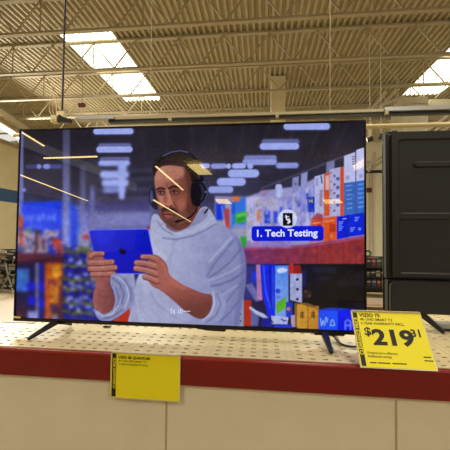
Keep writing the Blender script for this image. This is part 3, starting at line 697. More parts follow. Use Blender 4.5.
poly([(260.5, 265), (275, 264.5), (276, 314), (268, 318), (262, 292)], (12, 44, 224), .7); line([(263.5, 266), (265.5, 290), (270, 308)], .7, (70, 110, 246), .6, .8); line([(269.6, 266), (270.4, 300)], .6, (6, 22, 140), .6); line([(272.8, 267), (273, 308)], .5, (90, 120, 240), .6, .6)
rect(275, 265.5, 288.5, 320, ramp((280, 268), (84, 138, 232), (280, 300), (120, 150, 226)), .7); blob([(277,270),(281,267.8),(287,269),(286,272),(279,273)], (196, 206, 244), .8)
poly([(276.4, 303), (286, 297), (286.6, 307), (276.6, 314.5)], (96, 172, 44), .6); dot(278, 291, 2.4, (40, 70, 190), .9); dot(278.5, 297, 1.8, (90, 120, 210), .8); rect(286, 302, 292.5, 318, (36, 60, 196), 1); dot(288.6, 309, 1.9, (196, 120, 70), .8)
poly([(288.6, 266), (300, 265), (302, 274), (288.6, 274)], (140, 36, 40), .7)
poly([(289.2, 263), (293.4, 263), (293.8, 274), (289, 274)], (172, 52, 52), .6)
poly([(290, 273.6), (302, 273.6), (302, 303), (290, 300)], (160, 166, 212), .6)
for y in (279.4, 289.2, 299.2): dot(297.4, y, 1.3, (16, 18, 30), .45)
rect(294.4, 303, 297.6, 327, (120, 96, 70), .6); rect(291, 315, 295, 327, (176, 150, 170), .7)
rect(297, 303.8, 307.6, 328.5, (196, 146, 60), .5); rect(307.9, 306, 318.6, 329, (186, 134, 52), .5); poly([(296, 302.5), (308, 303), (322, 309.5), (308, 306.5)], (130, 92, 52), .6)
for x in (300.6, 311.5):
    for k in range(3): line([(x, 313+k*2), (x+3.2, 312.6+k*2)], .55, (86, 60, 40), .5)
line([(302.3,311),(302.3,318)], .4, (90,64,40), .4); line([(313,311),(314,318.6)], .4, (90,64,40), .4)
poly([(318.6, 309.6), (338, 311), (338, 330.5), (318.6, 329.5)], (24, 84, 250), .5); poly([(338.2, 311), (352, 309), (366, 310), (366, 332), (338.2, 331)], (6, 30, 236), .5)
poly([(318.6, 309.4), (330, 307.5), (352, 308.6), (338, 311.4)], (24, 60, 190), .6)
WL = (150, 178, 246)
for st in ([(320.4,318.5),(321.6,325.5),(323,320.5),(324.6,325.5),(326,317)], [(326.2,318),(327.6,319),(327,322)], [(330.2,325.4),(331,321.4),(332.4,319.4),(334,322),(334.6,325.4),(330.4,325.6)]): line(st, .6, WL, .5, .9)
for st in ([(345.2,329),(345.2,322),(347.6,319.6),(350.6,322),(350.6,329)], [(346.6,325.4),(349.6,325.4)]): line(st, 1.0, (110, 130, 226), .6, .85)
# white strap and box, lower middle
line([(250.6, 308), (255, 312), (263, 315.5), (271, 322)], [1.4, 1.9, 2.0, 1.2], (176, 182, 224), .6)
poly([(251, 309), (259, 317), (258, 326), (251, 326)], (110, 120, 180), 1, .8); rect(262, 318, 272, 327, (22, 34, 150), 1)
poly([(271, 315.5), (288, 317), (287.6, 324.5), (271.8, 324)], (170, 176, 226), .6); line([(281.4,319),(284,321),(286,320.4)], .6, (40,60,170), .4); line([(269.6,317.6),(272.6,322.4)], .6, (30,30,60), .4)
rect(274, 324.5, 292, 328, (24, 60, 210), .7)
# shading veil so the shop behind the man stays softly out of focus on the left
sl = region(15, 262, 98, 326, 1); IMG[sl] *= (.82+.3*vnoise(sl, 5, 9))[..., None]

# soft focus of the shop behind the man
def defocus(x0, y0, x1, y1, sig, feather=4.):
    sl = region(x0, y0, x1, y1, 0)
    if sl is None: return
    k = int(sig/.54*3)+1; w_ = np.exp(-.5*(np.arange(-k, k+1)*.54/sig)**2); w_ /= w_.sum()
    A = IMG[sl].copy(); B = np.pad(A, ((k, k), (k, k), (0, 0)), 'edge')
    B = sum(w_[i]*B[i:i+A.shape[0]] for i in range(2*k+1)); B = sum(w_[i]*B[:, i:i+A.shape[1]] for i in range(2*k+1))
    m = np.clip(np.minimum(np.minimum(U[sl]-x0, x1-U[sl]+99*(x1 > 360)), np.minimum(V[sl]-y0, y1-V[sl]+99*(y1 > 325)))/feather, 0, 1)
    m = np.where(U[sl] < 30, np.clip((V[sl]-y0)/feather, 0, 1), m)
    IMG[sl] = A*(1-m[..., None])+B*m[..., None]
for k in range(90): dot(64+rg.random()*36, 248+rg.random()*76, .9+rg.random()*1.5, [(170,180,236),(14,14,56),(30,44,180),(120,124,60),(90,90,130)][k % 5], .8, .6)
for k in range(60): dot(18+rg.random()*44, 228+rg.random()*26, .8+rg.random()*1.2, [(190,180,200),(40,34,60),(170,80,60),(36,50,170)][k % 4], .8, .55)
defocus(12, 198, 112, 335, 1.45)
defocus(60, 160, 156, 240, 1.2)
for k in range(110):
    x = 247+rg.random()*66; y = 203-(x-247)*.3+rg.random()*(36+(x-247)*.25)
    line([(x, y), (x+.6, y+1+4*rg.random())], .35+.6*rg.random(), [(206,206,240),(118,122,180),(150,140,180),(60,84,190),(190,150,160)][k % 5], .7, .5)
defocus(212, 190, 312, 250, .75)
# --- the man in the picture
HO = ramp((150, 240), (176, 180, 228), (246, 270), (126, 132, 196)); HS = (112, 116, 178); HL = (190, 194, 240)
# shoulder piece left of the tablet and left sleeve
poly([(147, 226), (156, 229), (158, 236), (147, 232)], (150, 62, 50), .7)
blob([(153, 224), (149, 231), (147, 240), (150, 250), (160, 250), (164, 236)], (160, 164, 218), .7)
poly([(116, 272), (134, 272), (136, 300), (131, 322), (114, 322), (117, 300)], (150, 154, 210), .9)
poly([(114, 312), (130, 306), (131, 323), (112, 323)], (176, 56, 44), 1.2); poly([(95, 313), (114, 316), (112, 324), (93, 324)], (26, 30, 140), 1.2)
# torso
blob([(152, 228), (160, 219), (172, 226), (190, 228), (206, 214), (214, 221), (226, 227), (237, 236), (243.5, 249), (246, 266), (245, 287), (241, 306), (238, 326), (224, 329), (190, 327), (150, 325), (129, 323), (133, 306), (135, 288), (140, 272), (148, 258)], HO, .6)
# folds
blob([(150, 240), (158, 250), (168, 258), (160, 262), (152, 252)], (186, 190, 236), 2.5, .7)
blob([(176, 290), (196, 305), (186, 322), (150, 322), (140, 300), (152, 290)], (160, 164, 218), 3, .8)
blob([(133, 283), (142, 284), (140, 322), (131, 322)], (152, 156, 212), 2.5, .7)
blob([(208, 262), (228, 250), (240, 256), (243, 276), (236, 300), (222, 300), (212, 285)], (130, 134, 194), 3, .6)
for st, r_, c_, a_ in (([(234,240),(224,252),(214,264),(207,276)], .9, (104,108,172), .7), ([(231,238),(220,250),(209,262)], 1.1, (176,180,230), .6),
                     ([(240,250),(230,262),(218,272),(208,278)], .9, (100,104,168), .65), ([(243,264),(230,272),(216,278),(209,280)], .9, (168,172,224), .6),
                     ([(244,272),(232,280),(218,285),(211,286)], 1.0, (96,100,166), .7), ([(244,280),(236,290),(226,302),(216,310)], .9, (104,108,170), .6),
                     ([(240,300),(230,312),(220,322)], 1.0, (98,102,166), .6), ([(236,286),(224,294),(214,298)], .9, (162,166,220), .6),
                     ([(176,232),(172,250),(170,262)], 1.0, (150,154,210), .5), ([(192,234),(196,250),(206,262)], 1.2, (150,154,208), .5),
                     ([(206,240),(203,258),(204,272)], .8, (146,150,206), .5), ([(150,292),(158,305),(176,318)], 1.1, (140,144,202), .5),
                     ([(134,290),(138,305),(140,320)], .8, (176,180,230), .5), ([(180,296),(188,310),(196,322)], 1.0, (142,146,204), .5)): line(st, r_, c_, 1.1, a_)
blob([(236, 236), (244, 250), (246.4, 268), (245, 290), (241, 310), (239, 326), (234, 326), (238, 296), (241, 270), (239, 252)], (104, 108, 172), 1.6, .55)
# right sleeve cuff around the elbow
blob([(211, 288), (219, 292), (226, 304), (221, 318), (210, 325), (198, 325), (194, 318), (204, 319), (210, 312), (212, 300)], (142, 148, 206), .7)
line([(213, 292), (214.5, 304), (211, 314), (203, 320)], .9, (186, 190, 238), .7, .7); line([(217, 293), (221, 304), (216, 315), (206, 323)], .8, (108, 112, 174), .8, .7)
# hood
blob([(153, 215), (150.5, 224), (153, 231), (162, 236), (178, 238), (196, 235), (210, 229), (217, 224), (214, 216), (209, 208.5), (203, 207), (194, 214), (186, 224), (176, 229), (166, 224), (158, 215)], (164, 168, 220), .6)
blob([(196, 216), (203, 208.5), (208, 211), (206, 218), (196, 225), (184, 229)], (128, 130, 184), 1.2, .8)
line([(213.5, 218), (204, 226), (190, 232), (176, 234)], .8, (184, 188, 228), 1.2, .5); line([(216, 224), (206, 230), (192, 236), (176, 239.5), (163, 238)], .9, (116, 120, 184), 1, .8)
line([(153, 217), (152.5, 225), (157, 231), (166, 235)], .9, (180, 184, 226), 1.2, .5); line([(158, 222), (163, 229), (172, 234)], .8, (120, 124, 184), .9, .7)
line([(204.6, 213), (207.8, 209)], .8, (24, 26, 40), .5)
# neck
blob([(160, 214), (166, 224), (177, 230), (188, 226), (197, 214), (200, 207), (196, 200), (180, 205)], (122, 70, 56), .7)
blob([(184, 222), (195, 212), (199, 207), (193, 207), (182, 216)], (150, 84, 62), 1.2, .7)
# left cup behind the face
blob([(153.4, 187), (150, 190), (148.8, 197), (150.4, 204), (154.5, 209), (158, 208), (158, 190)], (44, 44, 62), .6); blob([(151.5, 190), (149.8, 196), (151, 203), (153, 200), (152.6, 193)], (96, 100, 150), .7, .8)
# face
FA = ramp((156, 190), (172, 116, 102), (194, 194), (104, 64, 56))
blob([(155.5, 170), (154.4, 180), (155.8, 191), (157.6, 200), (159.4, 209), (162.5, 217), (167.5, 223.6), (173.5, 227.8), (180, 226.8), (188, 221.5), (194, 214), (197, 205), (196.5, 192), (194, 178), (191, 168), (184, 162), (174, 160.5), (163, 162)], FA, .6)
blob([(157, 168), (164, 165), (176, 164), (183, 168), (184, 175), (174, 180), (162, 181), (156.5, 178)], (190, 134, 118), 2.4, .7)
blob([(178, 196), (188, 194), (192, 204), (186, 214), (178, 208)], (146, 88, 74), 2.4, .7)
blob([(159, 197), (164, 197), (164, 204), (160, 205)], (196, 132, 114), 1.6, .6)
for y in (172.5, 176, 179.5): line([(160, y+.6), (168, y), (178, y-.4)], .4, (158, 100, 88), .7, .6)
# stubble, moustache, mouth
blob([(160, 208), (164, 208), (176, 208), (184, 206), (192, 206), (192, 214), (186, 222), (178, 227), (171, 226.5), (165, 221), (161.5, 214)], (116, 76, 70), 1.8, .8)
blob([(168, 219.5), (174, 220), (178, 222.5), (175, 227), (170, 225)], (92, 60, 58), 1.2, .6)
blob([(161.6, 209.6), (164.5, 206.8), (169, 206.6), (174, 208), (178, 212), (177, 214.6), (173, 211.6), (167.5, 210.6), (163, 212)], (66, 42, 42), .8, .9)
blob([(163.6, 213.2), (167, 212.2), (171, 212.8), (175, 214.6), (171, 217.4), (166, 217.2)], (152, 88, 84), .7, .95)
line([(163.8, 214), (168, 214.2), (174.6, 215)], .5, (74, 36, 38), .4)
# nose
blob([(166.5, 188), (169, 189), (171, 197), (173.2, 203), (171.6, 206.4), (167.4, 207), (164.4, 205.4), (164.4, 200), (166, 194)], (190, 126, 110), .9, .85)
line([(170.4, 190), (171.2, 197), (173.4, 203)], .6, (130, 80, 70), .8, .7); line([(165, 205.8), (168, 206.8), (172, 205.8)], .5, (94, 52, 48), .5, .8); dot(166.4, 205.8, .6, (70, 36, 36), .4); dot(171, 205.4, .6, (70, 36, 36), .4)
# eyes and brows
blob([(157, 189.6), (160, 188.2), (164.5, 189.6), (165.4, 193), (163, 195.6), (158.5, 195), (156.6, 192)], (112, 68, 64), .9, .9)
blob([(169.6, 189.4), (174, 187.6), (180, 189), (181, 192.6), (177, 195.6), (171, 195), (169, 192.4)], (116, 70, 64), .9, .9)
line([(156.8, 189.4), (160, 187.6), (164.6, 188.8)], .8, (52, 32, 34), .5); line([(168.8, 188.4), (173, 186.2), (181, 187.8)], .9, (52, 32, 34), .5)
dot(161, 192.6, 2.1, (150, 120, 120), .4, .9, .85); dot(160.6, 192.6, .9, (24, 20, 24), .3); dot(175, 192, 2.5, (150, 120, 118), .4, .9, .95); dot(174.4, 192, 1.05, (24, 20, 24), .3)
line([(158.4, 191.6), (161, 191.2), (164, 192.2)], .35, (40, 24, 26), .3); line([(171.6, 191.4), (175, 190.6), (178.4, 192)], .4, (40, 24, 26), .3)
# deeper modelling of the face
blob([(186, 166), (194, 174), (197, 190), (196, 206), (190, 216), (186, 208), (188, 190), (185, 176)], (84, 50, 44), 2.2, .6)
blob([(166, 192), (167.4, 200), (165.4, 204), (163.6, 200), (164.4, 193)], (120, 76, 68), 1.2, .5)
blob([(178, 200), (184, 199), (186, 206), (180, 212), (176, 207)], (176, 112, 94), 1.8, .5)
blob([(156, 196), (159, 200), (161, 210), (164, 219), (160, 214), (157, 204)], (112, 74, 70), 1.2, .7)
line([(173.6, 203), (177, 207.4), (178.6, 213)], .6, (96, 58, 52), .9, .7)
line([(166.8, 184), (167.4, 188.5)], .5, (110, 66, 60), .6, .7)
for k in range(60): dot(162+rg.random()*28, 209+rg.random()*16, .35+.3*rg.random(), (66, 44, 44), .5, .35)
# hair
blob([(183, 163), (190, 164), (196, 172), (197.5, 186), (193, 186), (190, 176), (186, 169)], (50, 36, 38), .9, .95)
blob([(154.6, 171), (156, 165), (163, 161.5), (172, 161), (181, 162), (187, 167), (180, 166.4), (170, 165.4), (161, 167), (156.4, 172)], (52, 38, 42), .8, .9)
blob([(154.6, 176), (152.6, 170), (153.6, 163), (158, 157.4), (166, 154), (176, 152.8), (185, 154.6), (191.6, 160), (195.6, 169), (197, 182), (193.4, 184), (191.6, 174), (188, 167), (181, 163.6), (173, 164), (165, 163.8), (159, 165.8), (156.6, 170)], (44, 34, 38), .7)
for k in range(8): line([(157+k*4, 163-abs(k-4)*.1), (159+k*4, 157+abs(k-4)*.5)], .4, (86, 70, 74), .6, .5)
blob([(192, 176), (196, 178), (197, 190), (193.5, 188)], (40, 28, 30), .7)
# headphones
line([(162, 208), (163, 216), (168, 223), (177, 227.4), (186, 223)], .8, (74, 46, 44), 1.0, .5)
blob([(166, 224), (177, 229), (188, 224), (196, 214), (199, 208), (195, 217), (188, 227), (177, 232), (168, 229)], (92, 56, 50), 1.0, .6)
line([(159, 161.5), (163.5, 156.5), (171, 152.8), (180, 151.2), (189, 153.4), (196.5, 160), (200.8, 170), (202, 180)], 1.6, (22, 22, 30), .5)
line([(163, 156), (171, 152.2), (180, 150.6), (188, 152.4)], .6, (104, 116, 160), .5, .8)
line([(196.4, 164), (200, 174)], 2.0, (26, 26, 36), .6)
blob([(191.5, 184), (194, 179.6), (199, 178.6), (204, 180.6), (207.4, 186), (208, 194), (205.6, 201), (200.5, 205.6), (195, 206), (191.6, 202), (190.6, 193)], (22, 22, 32), .6)
line([(203.5, 181.4), (207, 187), (207.4, 194), (205, 200.6), (201, 204.4)], .8, (82, 84, 116), .5, .9); blob([(199,184),(203,186),(204.6,192),(203,199),(200,200),(202,192)], (56, 58, 84), .9, .8); dot(205.6, 192, .8, (150, 154, 190), .4, .8)
line([(197.6, 205), (196, 211), (191, 216.6), (184, 219.6), (177.5, 221.4)], .75, (20, 18, 24), .4); line([(179, 221), (176, 221.8)], 1.1, (16, 14, 18), .4)
# tablet
poly([(88.8, 231.4), (90.4, 229.9), (146.8, 228.4), (148.6, 229.6), (157.2, 272), (155.5, 274.2), (99.5, 273.8), (97.6, 272.4)], (110, 120, 240), .5)
poly([(89.4, 232), (91, 230.6), (146.6, 229.4), (148, 230.4), (156.4, 272), (155, 273.4), (100, 273), (98.4, 272)], ramp((110, 230), (22, 44, 206), (130, 274), (8, 18, 172)), .5)
blob([(94, 232), (112, 231.4), (112, 240), (100, 244)], (32, 58, 220), 4, .6)
blob([(119.2, 249.2), (122, 248.6), (125.8, 250.2), (125.8, 253.4), (122.6, 254.8), (119.4, 252.4)], (8, 12, 70), .45); dot(122.6, 247.3, .9, (8, 12, 70), .4, 1, .5, .6); dot(143.6, 233.8, 1.6, (6, 10, 80), .4); dot(143.4, 233.6, .7, (60, 80, 220), .3)
# hands: skin tones
SK1 = (162, 106, 98); SK2 = (98, 56, 54); SK3 = (188, 132, 122)
# left forearm and hand
blob([(98, 279), (108, 278), (110.6, 286), (114, 295), (115.4, 303), (112.6, 311), (105, 314.6), (97.4, 312), (93.6, 304), (93.4, 294), (96, 286)], ramp((95, 296), (158, 98, 98), (116, 298), (112, 64, 68)), .6)
blob([(88.2, 252), (87.2, 260), (88.4, 268), (91.4, 275.5), (96, 281.5), (103, 283.5), (110, 281), (114.5, 275.8), (112, 268), (104, 258), (97, 252)], (148, 92, 92), .6)
for pts, r_ in (([(90.6, 256), (94, 253.6), (102.4, 253.4)], 2.1), ([(89.6, 262.6), (98, 262.6), (112, 261.8)], 2.5), ([(90, 268.6), (100, 268.6), (115, 267.4)], 2.55), ([(92, 274.2), (102, 274), (113.6, 273.4)], 2.2)):
    line([(x, y+.6) for x, y in pts], r_+.35, SK2, .5); line(pts, r_, SK1, .6); line([(x, y-.9) for x, y in pts[:-1]] + [(pts[-1][0]-2, pts[-1][1]-.8)], r_*.35, SK3, .8, .8)
    dot(pts[-1][0]+.7, pts[-1][1]-.3, 1.1, (196, 138, 136), .6, .7)
blob([(96, 277), (104, 277.4), (110, 276), (106, 281), (99, 281)], (140, 84, 84), 1.2, .8); dot(110.5, 277.4, 1.6, (196, 30, 60), .6, .85, 1.0)
# left sleeve rolled
blob([(111.4, 275), (118, 274), (126, 278), (132.6, 287), (135, 297), (131.6, 306), (121, 315), (109, 321.4), (99, 319.4), (94.4, 312), (96, 309.4), (102, 313.4), (108, 313), (113.2, 308), (115, 301), (113.6, 292), (110.4, 284)], (136, 142, 200), .6)
for st, r_, c_ in (([(113,278),(120,284),(124,294),(122,304)], .8, (96,100,160)), ([(117,276),(126,284),(129,296),(125,308)], .8, (178,182,232)), ([(96.6,312.4),(103,316.6),(112,314),(118,306)], .8, (176,180,230)), ([(116,288),(119,298),(116,307)], .8, (104,108,168)), ([(124,279),(131,290),(131,300)], .7, (100,104,164)), ([(102,319),(112,317),(122,310)], .7, (100,104,164))): line(st, r_, c_, .8, .75)
# right forearm and hand
blob([(165, 270), (172, 277), (182, 284), (194, 289.6), (204, 293.4), (211.4, 295), (212.4, 303), (209.6, 312), (203.6, 318.4), (196, 317.8), (186, 311.6), (175, 302), (165, 293.6), (157, 287), (159, 277)], ramp((178, 282), (164, 98, 92), (186, 312), (112, 62, 60)), .6)
blob([(150, 257), (155, 254.6), (161, 257.6), (166.6, 264), (168.6, 272), (169, 280), (164, 288), (156.6, 288.6), (150, 283.6), (147.4, 276), (147, 266)], (156, 96, 92), .6)
for pts, r_ in (([(142.6, 256.6), (150, 256.6), (158, 260)], 2.2), ([(136.6, 262.4), (146, 263.2), (158, 266.6)], 2.55), ([(136, 268), (146, 270), (157, 273.6)], 2.55), ([(145, 276.6), (151, 278.4), (157, 281)], 2.3)):
    line([(x, y+.7) for x, y in pts], r_+.35, SK2, .5); line(pts, r_, SK1, .6); line([(x+.6, y-.9) for x, y in pts], r_*.35, SK3, .8, .8); dot(pts[0][0]-.6, pts[0][1]-.2, 1.2, (198, 142, 138), .6, .7)
blob([(156, 258), (163, 263), (167, 272), (166, 282), (160, 283), (157, 272)], (160, 98, 92), 1.6, .85); line([(161, 262), (165, 268), (166.6, 276)], .7, (186, 122, 112), 1, .6)
blob([(168, 276), (176, 282), (186, 287.6), (182, 290), (170, 284)], (176, 108, 98), 1.6, .6)
# caption plate
poly([(254.4, 226.2), (320.8, 225.8), (323.2, 226.8), (323.6, 228.6), (323.6, 238.4), (322.4, 240.2), (320.6, 240.8), (254.4, 241.2), (252.4, 240.2), (251.6, 238.4), (251.6, 229), (252.4, 227)], (12, 32, 208), .4)
dot(287.6, 218.8, 9.5, (206, 210, 248), .45, 1, 9.3)
rect(282.8, 213, 292.6, 225.6, (8, 10, 34), .35)
line([(286, 215.6), (286.8, 219.4), (289.4, 221.2), (287.8, 223)], .7, (240, 240, 255), .35); line([(285.6, 216.8), (288.8, 216.6)], .45, (240, 240, 255), .3); line([(288.8, 218.4), (290.2, 221.8), (288.2, 223.4)], .55, (240, 240, 255), .3)
# camera-like grain and woven texture of the broadcast picture, greyer cloth, a little more contrast
hz = (IMG[..., 0] > 88) & (IMG[..., 2] > IMG[..., 0]+26) & (IMG[..., 2] < IMG[..., 0]+80) & (U > 92) & (U < 249) & (V > 205)
IMG[..., 2] -= np.where(hz, 18, 0)
nz = .09*(vnoise(ALL, 1.3, 21)-.5) + .10*(vnoise(ALL, 3.1, 22)-.5) + .08*(vnoise(ALL, 8, 23)-.5)
bgm = np.clip((np.abs(U-185)-62)/8, 0, 1); nz *= .5 + .6*bgm*(V > 190)
IMG *= (1+nz)[..., None]
x_ = np.clip(IMG/255, 0, 1); IMG[:] = 255*(.72*x_ + .28*x_*x_*(3-2*x_)) - 3
IMG[:] = np.clip(IMG, 0, 255)

# build the panel
me = bpy.data.meshes.new('screen'); nv = NX*NY
co = np.stack([GX, np.full_like(GX, -.0005), GZ], -1).reshape(-1, 3).astype(np.float32)
ii = np.arange(nv).reshape(NY, NX); q4 = np.stack([ii[1:, :-1], ii[1:, 1:], ii[:-1, 1:], ii[:-1, :-1]], -1).reshape(-1, 4).astype(np.int32)
me.vertices.add(nv); me.vertices.foreach_set('co', co.ravel()); nf = len(q4)
me.loops.add(nf*4); me.loops.foreach_set('vertex_index', q4.ravel()); me.polygons.add(nf)
me.polygons.foreach_set('loop_start', (np.arange(nf)*4).astype(np.int32)); me.update(calc_edges=True); me.validate()
ca = me.color_attributes.new('picture', 'FLOAT_COLOR', 'POINT')
rgba = np.ones((nv, 4), np.float32); rgba[:, :3] = srgb(IMG.reshape(-1, 3)); ca.data.foreach_set('color', rgba.ravel())
sm = mat('lit_screen', (8, 8, 10), .012, emit=(0, 0, 0), es=1.0); nt = sm.node_tree; b = nt.nodes['Principled BSDF']
at = nt.nodes.new('ShaderNodeAttribute'); at.attribute_name = 'picture'; nt.links.new(at.outputs['Color'], b.inputs['Emission Color'])
b.inputs['Emission Strength'].default_value = 0.92; b.inputs['IOR'].default_value = 1.5
me.materials.append(sm)
scr = bpy.data.objects.new('screen', me); C.objects.link(scr); scr.parent = tv; scr.matrix_parent_inverse = Matrix.Translation(-tv.location)
tag(scr, 'lit screen with a man in a grey hoodie and headphones in a shop')
capm = mat('lit_caption', (8, 8, 10), .4, emit=(226, 230, 255), es=.95)
def screen_text(name, s, u0, v0, u1, v1, size_px, bold, label, space=1.0):
    a, b_ = atY(u0, v0, 0), atY(u1, v1, 0); sc_ = (b_-a).length
    o = text(name, s, 1.0, capm, scr, (0, 0, 0), (1, 0, 0), (0, 0, 1), 0, bold, space=space)
    xs = [v.co.x for v in o.data.vertices]; x0_, x1_ = min(xs), max(xs)
    h = size_px*1.78/330/.72
    ex = (b_-a).normalized(); kx = sc_/(x1_-x0_)
    for v in o.data.vertices:
        X, Z = (v.co.x-x0_)*kx, v.co.z*h; p = a+ex*X; v.co = (p.x, -.0012, p.z+Z)
    tag(o, label); return o
screen_text('caption_text', '1. Tech Testing', 257, 236.6, 317.6, 236.0, 6.8, .05, 'white caption letters on the blue plate')
screen_text('subtitle_text', 'Is it\u2014', 170.8, 313.6, 190.4, 313.4, 6.2, .0, 'thin white subtitle letters', 1.05)

# ---------------- cable and little bits on the shelf
pts = [Vector((atY(327, 331, .03).x, .085, z0+.02)), Vector((atY(328, 333, .06).x, .075, z0-.02)), Vector(onshelf(333, 339.5, .02)), Vector(onshelf(339, 344, .008)), Vector(onshelf(347, 347.2, .006)),
       Vector(onshelf(357, 347.8, .006)), Vector(onshelf(372, 343, .006)), Vector(onshelf(384, 335, .006)), Vector(onshelf(398, 326, .006))]
sm_ = []
for i in range(len(pts)-1):
    p0, p1, p2, p3 = pts[max(i-1, 0)], pts[i], pts[i+1], pts[min(i+2, len(pts)-1)]
    for k in range(6):
        s = k/6; sm_.append(.5*((2*p1)+(-p0+p2)*s+(2*p0-5*p1+4*p2-p3)*s*s+(-p0+3*p1-3*p2+p3)*s**3))
sm_.append(pts[-1]); sm_ = [Vector((p.x, p.y, max(p.z, SH+.0065))) for p in sm_]
tag(MB().tube(sm_, .0055, 8).build('power_cable', M['black'], smooth=True), 'black power cable curving over the shelf from the television to behind the price sign', 'cable')
p = atZ(102.5, 327.6, SH); q = atZ(110.8, 327.3, SH)
cl = MB().prism([(p.x, SH+.002), (q.x, SH+.002), (q.x, SH+.009), (p.x+.012, SH+.012), (p.x, SH+.006)], p.y, p.y+.02).build('cable_clip', M['black'], bevel=.0015)
tag(cl, 'small flat black clip lying on the shelf behind the television, left of centre', 'clip')

# ---------------- second television, its back to us
Y2 = .335
xl = atY(382.6, 220, Y2+.07).x; zt2 = atY(384, 131.2, Y2).z; zb2 = atY(384, 312.5, Y2).z; zst = atY(384, 279, Y2).z
xr2 = xl+1.92
t2 = thing('television', 'black television standing with its stamped steel back towards us, at right', 'television', ((xl+xr2)/2, Y2, SH))
D0 = Y2                                   # back-most face (towards us)
MB().box((xl, D0+.012, zst+.002), (xr2, D0+.06, zt2)).build('rear_frame', M['tvback'], t2, bevel=.004)
MB().prism([(xl+.004, zb2+.05), (xl+.004, zst-.004), (xr2-.004, zst-.004), (xr2-.004, zb2), (xl+.004, zb2)], D0+.002, D0+.06).build('lower_frame', M['tvplastic'], t2, bevel=.004)
MB().box((xl-.002, D0+.0601, zb2), (xr2+.002, D0+.072, zt2+.003)).build('front_bezel', M['blackgloss'], t2, bevel=.002)
xi = atY(391.5, 220, Y2).x
MB().prism(rrect(xi, zst+.012, xr2-.05, zt2-.018, .018), D0, D0+.0119).build('stamped_sheet', M['tvback'], t2, bevel=.004)
xp = atY(398, 220, Y2).x; zA = atY(398, 139.5, Y2).z; zB_ = atY(430, 214, Y2).z; zC_ = atY(430, 219, Y2).z; zD = atY(430, 274, Y2).z
def recess(xa, za, xb, zb_, ox0, oz0, ox1, oz1, r_, name):
    # proud frame round a sunken rounded panel
    o1 = rrect(xa, za, xb, zb_, r_, 8); o2 = rrect(xa+.009, za+.009, xb-.009, zb_-.009, max(r_-.005, .004), 8); n = len(o1); m = n//4
    cor = [(ox1, oz0), (ox1, oz1), (ox0, oz1), (ox0, oz0)]
    vs_ = [(x, D0-.0115, z) for x, z in o1] + [(x, D0-.0012, z) for x, z in o2] + [(x, D0-.0115, z) for x, z in cor] + [(x, D0-.0002, z) for x, z in cor]
    fs = [(i, (i+1) % n, (i+1) % n+n, i+n) for i in range(n)] + [tuple(range(n, 2*n))]
    for k in range(4):
        c = 2*n+k; fs += [(k*m+i, k*m+i+1, c) for i in range(m-1)]
        nx = (k+1) % 4; fs += [(k*m+m-1, (nx*m) % n, 2*n+nx, c), (c, 2*n+nx, 2*n+4+nx, c+4)]
    return MB().add(vs_, fs).build(name, M['tvback'], t2)
zmid = (zB_+zC_)/2
recess(xp, zB_, xr2-.10, zA, xi+.003, zmid+.0002, xr2-.054, zt2-.022, .022, 'stamped_panel')
recess(xp, zD, xr2-.10, zC_, xi+.003, zst+.016, xr2-.054, zmid-.0002, .016, 'stamped_panel')
# long embossed rib near the top
za = atY(430, 168, Y2).z; zb_ = atY(430, 161.2, Y2).z; xa = atY(412.5, 165, Y2).x
o1 = rrect(xa, za, xr2-.25, zb_, (zb_-za)/2-.0005, 8); o2 = rrect(xa+.009, za+.009, xr2-.259, zb_-.009, (zb_-za)/2-.0096, 8); n = len(o1)
MB().add([(x, D0-.0014, z) for x, z in o1]+[(x, D0-.014, z) for x, z in o2], [tuple(range(n, 2*n))]+[(i, (i+1) % n, (i+1) % n+n, i+n) for i in range(n)]).build('embossed_rib', M['tvback'], t2)
# lower electronics cover, standing a little proud
xq = atY(391, 290, Y2).x
MB().prism([(xq-.012, zb2+.004), (xr2-.03, zb2+.004), (xr2-.03, zst-.022), (xr2-.045, zst-.008), (xq+.012, zst-.008), (xq-.012, zst-.030)], D0-.030, D0+.0018).build('electronics_cover', M['tvplastic'], t2, bevel=.004)
c = atY(442.5, 282.8, Y2-.035); MB().tube([(c.x, D0-.0305, c.z), (c.x, D0-.033, c.z)], .006, 12).build('screw', M['black'], t2)
cc = atY(396, 130.6, Y2); MB().box((cc.x-.016, D0+.02, zt2-.001), (cc.x+.016, D0+.05, zt2+.008)).build('top_clip', M['black'], t2)
mb = MB(); a = atY(385, 134, Y2); mb.obox((a.x+.014, D0-.0003+.012, zt2-.012), (.020, 0, -.010), (0, .002, 0), (.001, 0, .002)); mb.build('corner_seam', M['grey'], t2)
tp = atY(421.5, 314, Y2-.01)
foot(t2, 'foot', (tp.x, D0+.02, zb2+.006), onshelf(444.5, 334.4, .010), .044, .026)
foot(t2, 'foot', (tp.x+.02, D0+.05, zb2+.006), (tp.x+.06, D0+.2, SH+.010), .040, .022)
foot(t2, 'foot', (xr2-.3, D0+.02, zb2+.006), (xr2-.24, D0-.17, SH+.010), .044, .026)
foot(t2, 'foot', (xr2-.3, D0+.05, zb2+.006), (xr2-.28, D0+.2, SH+.010), .040, .022)
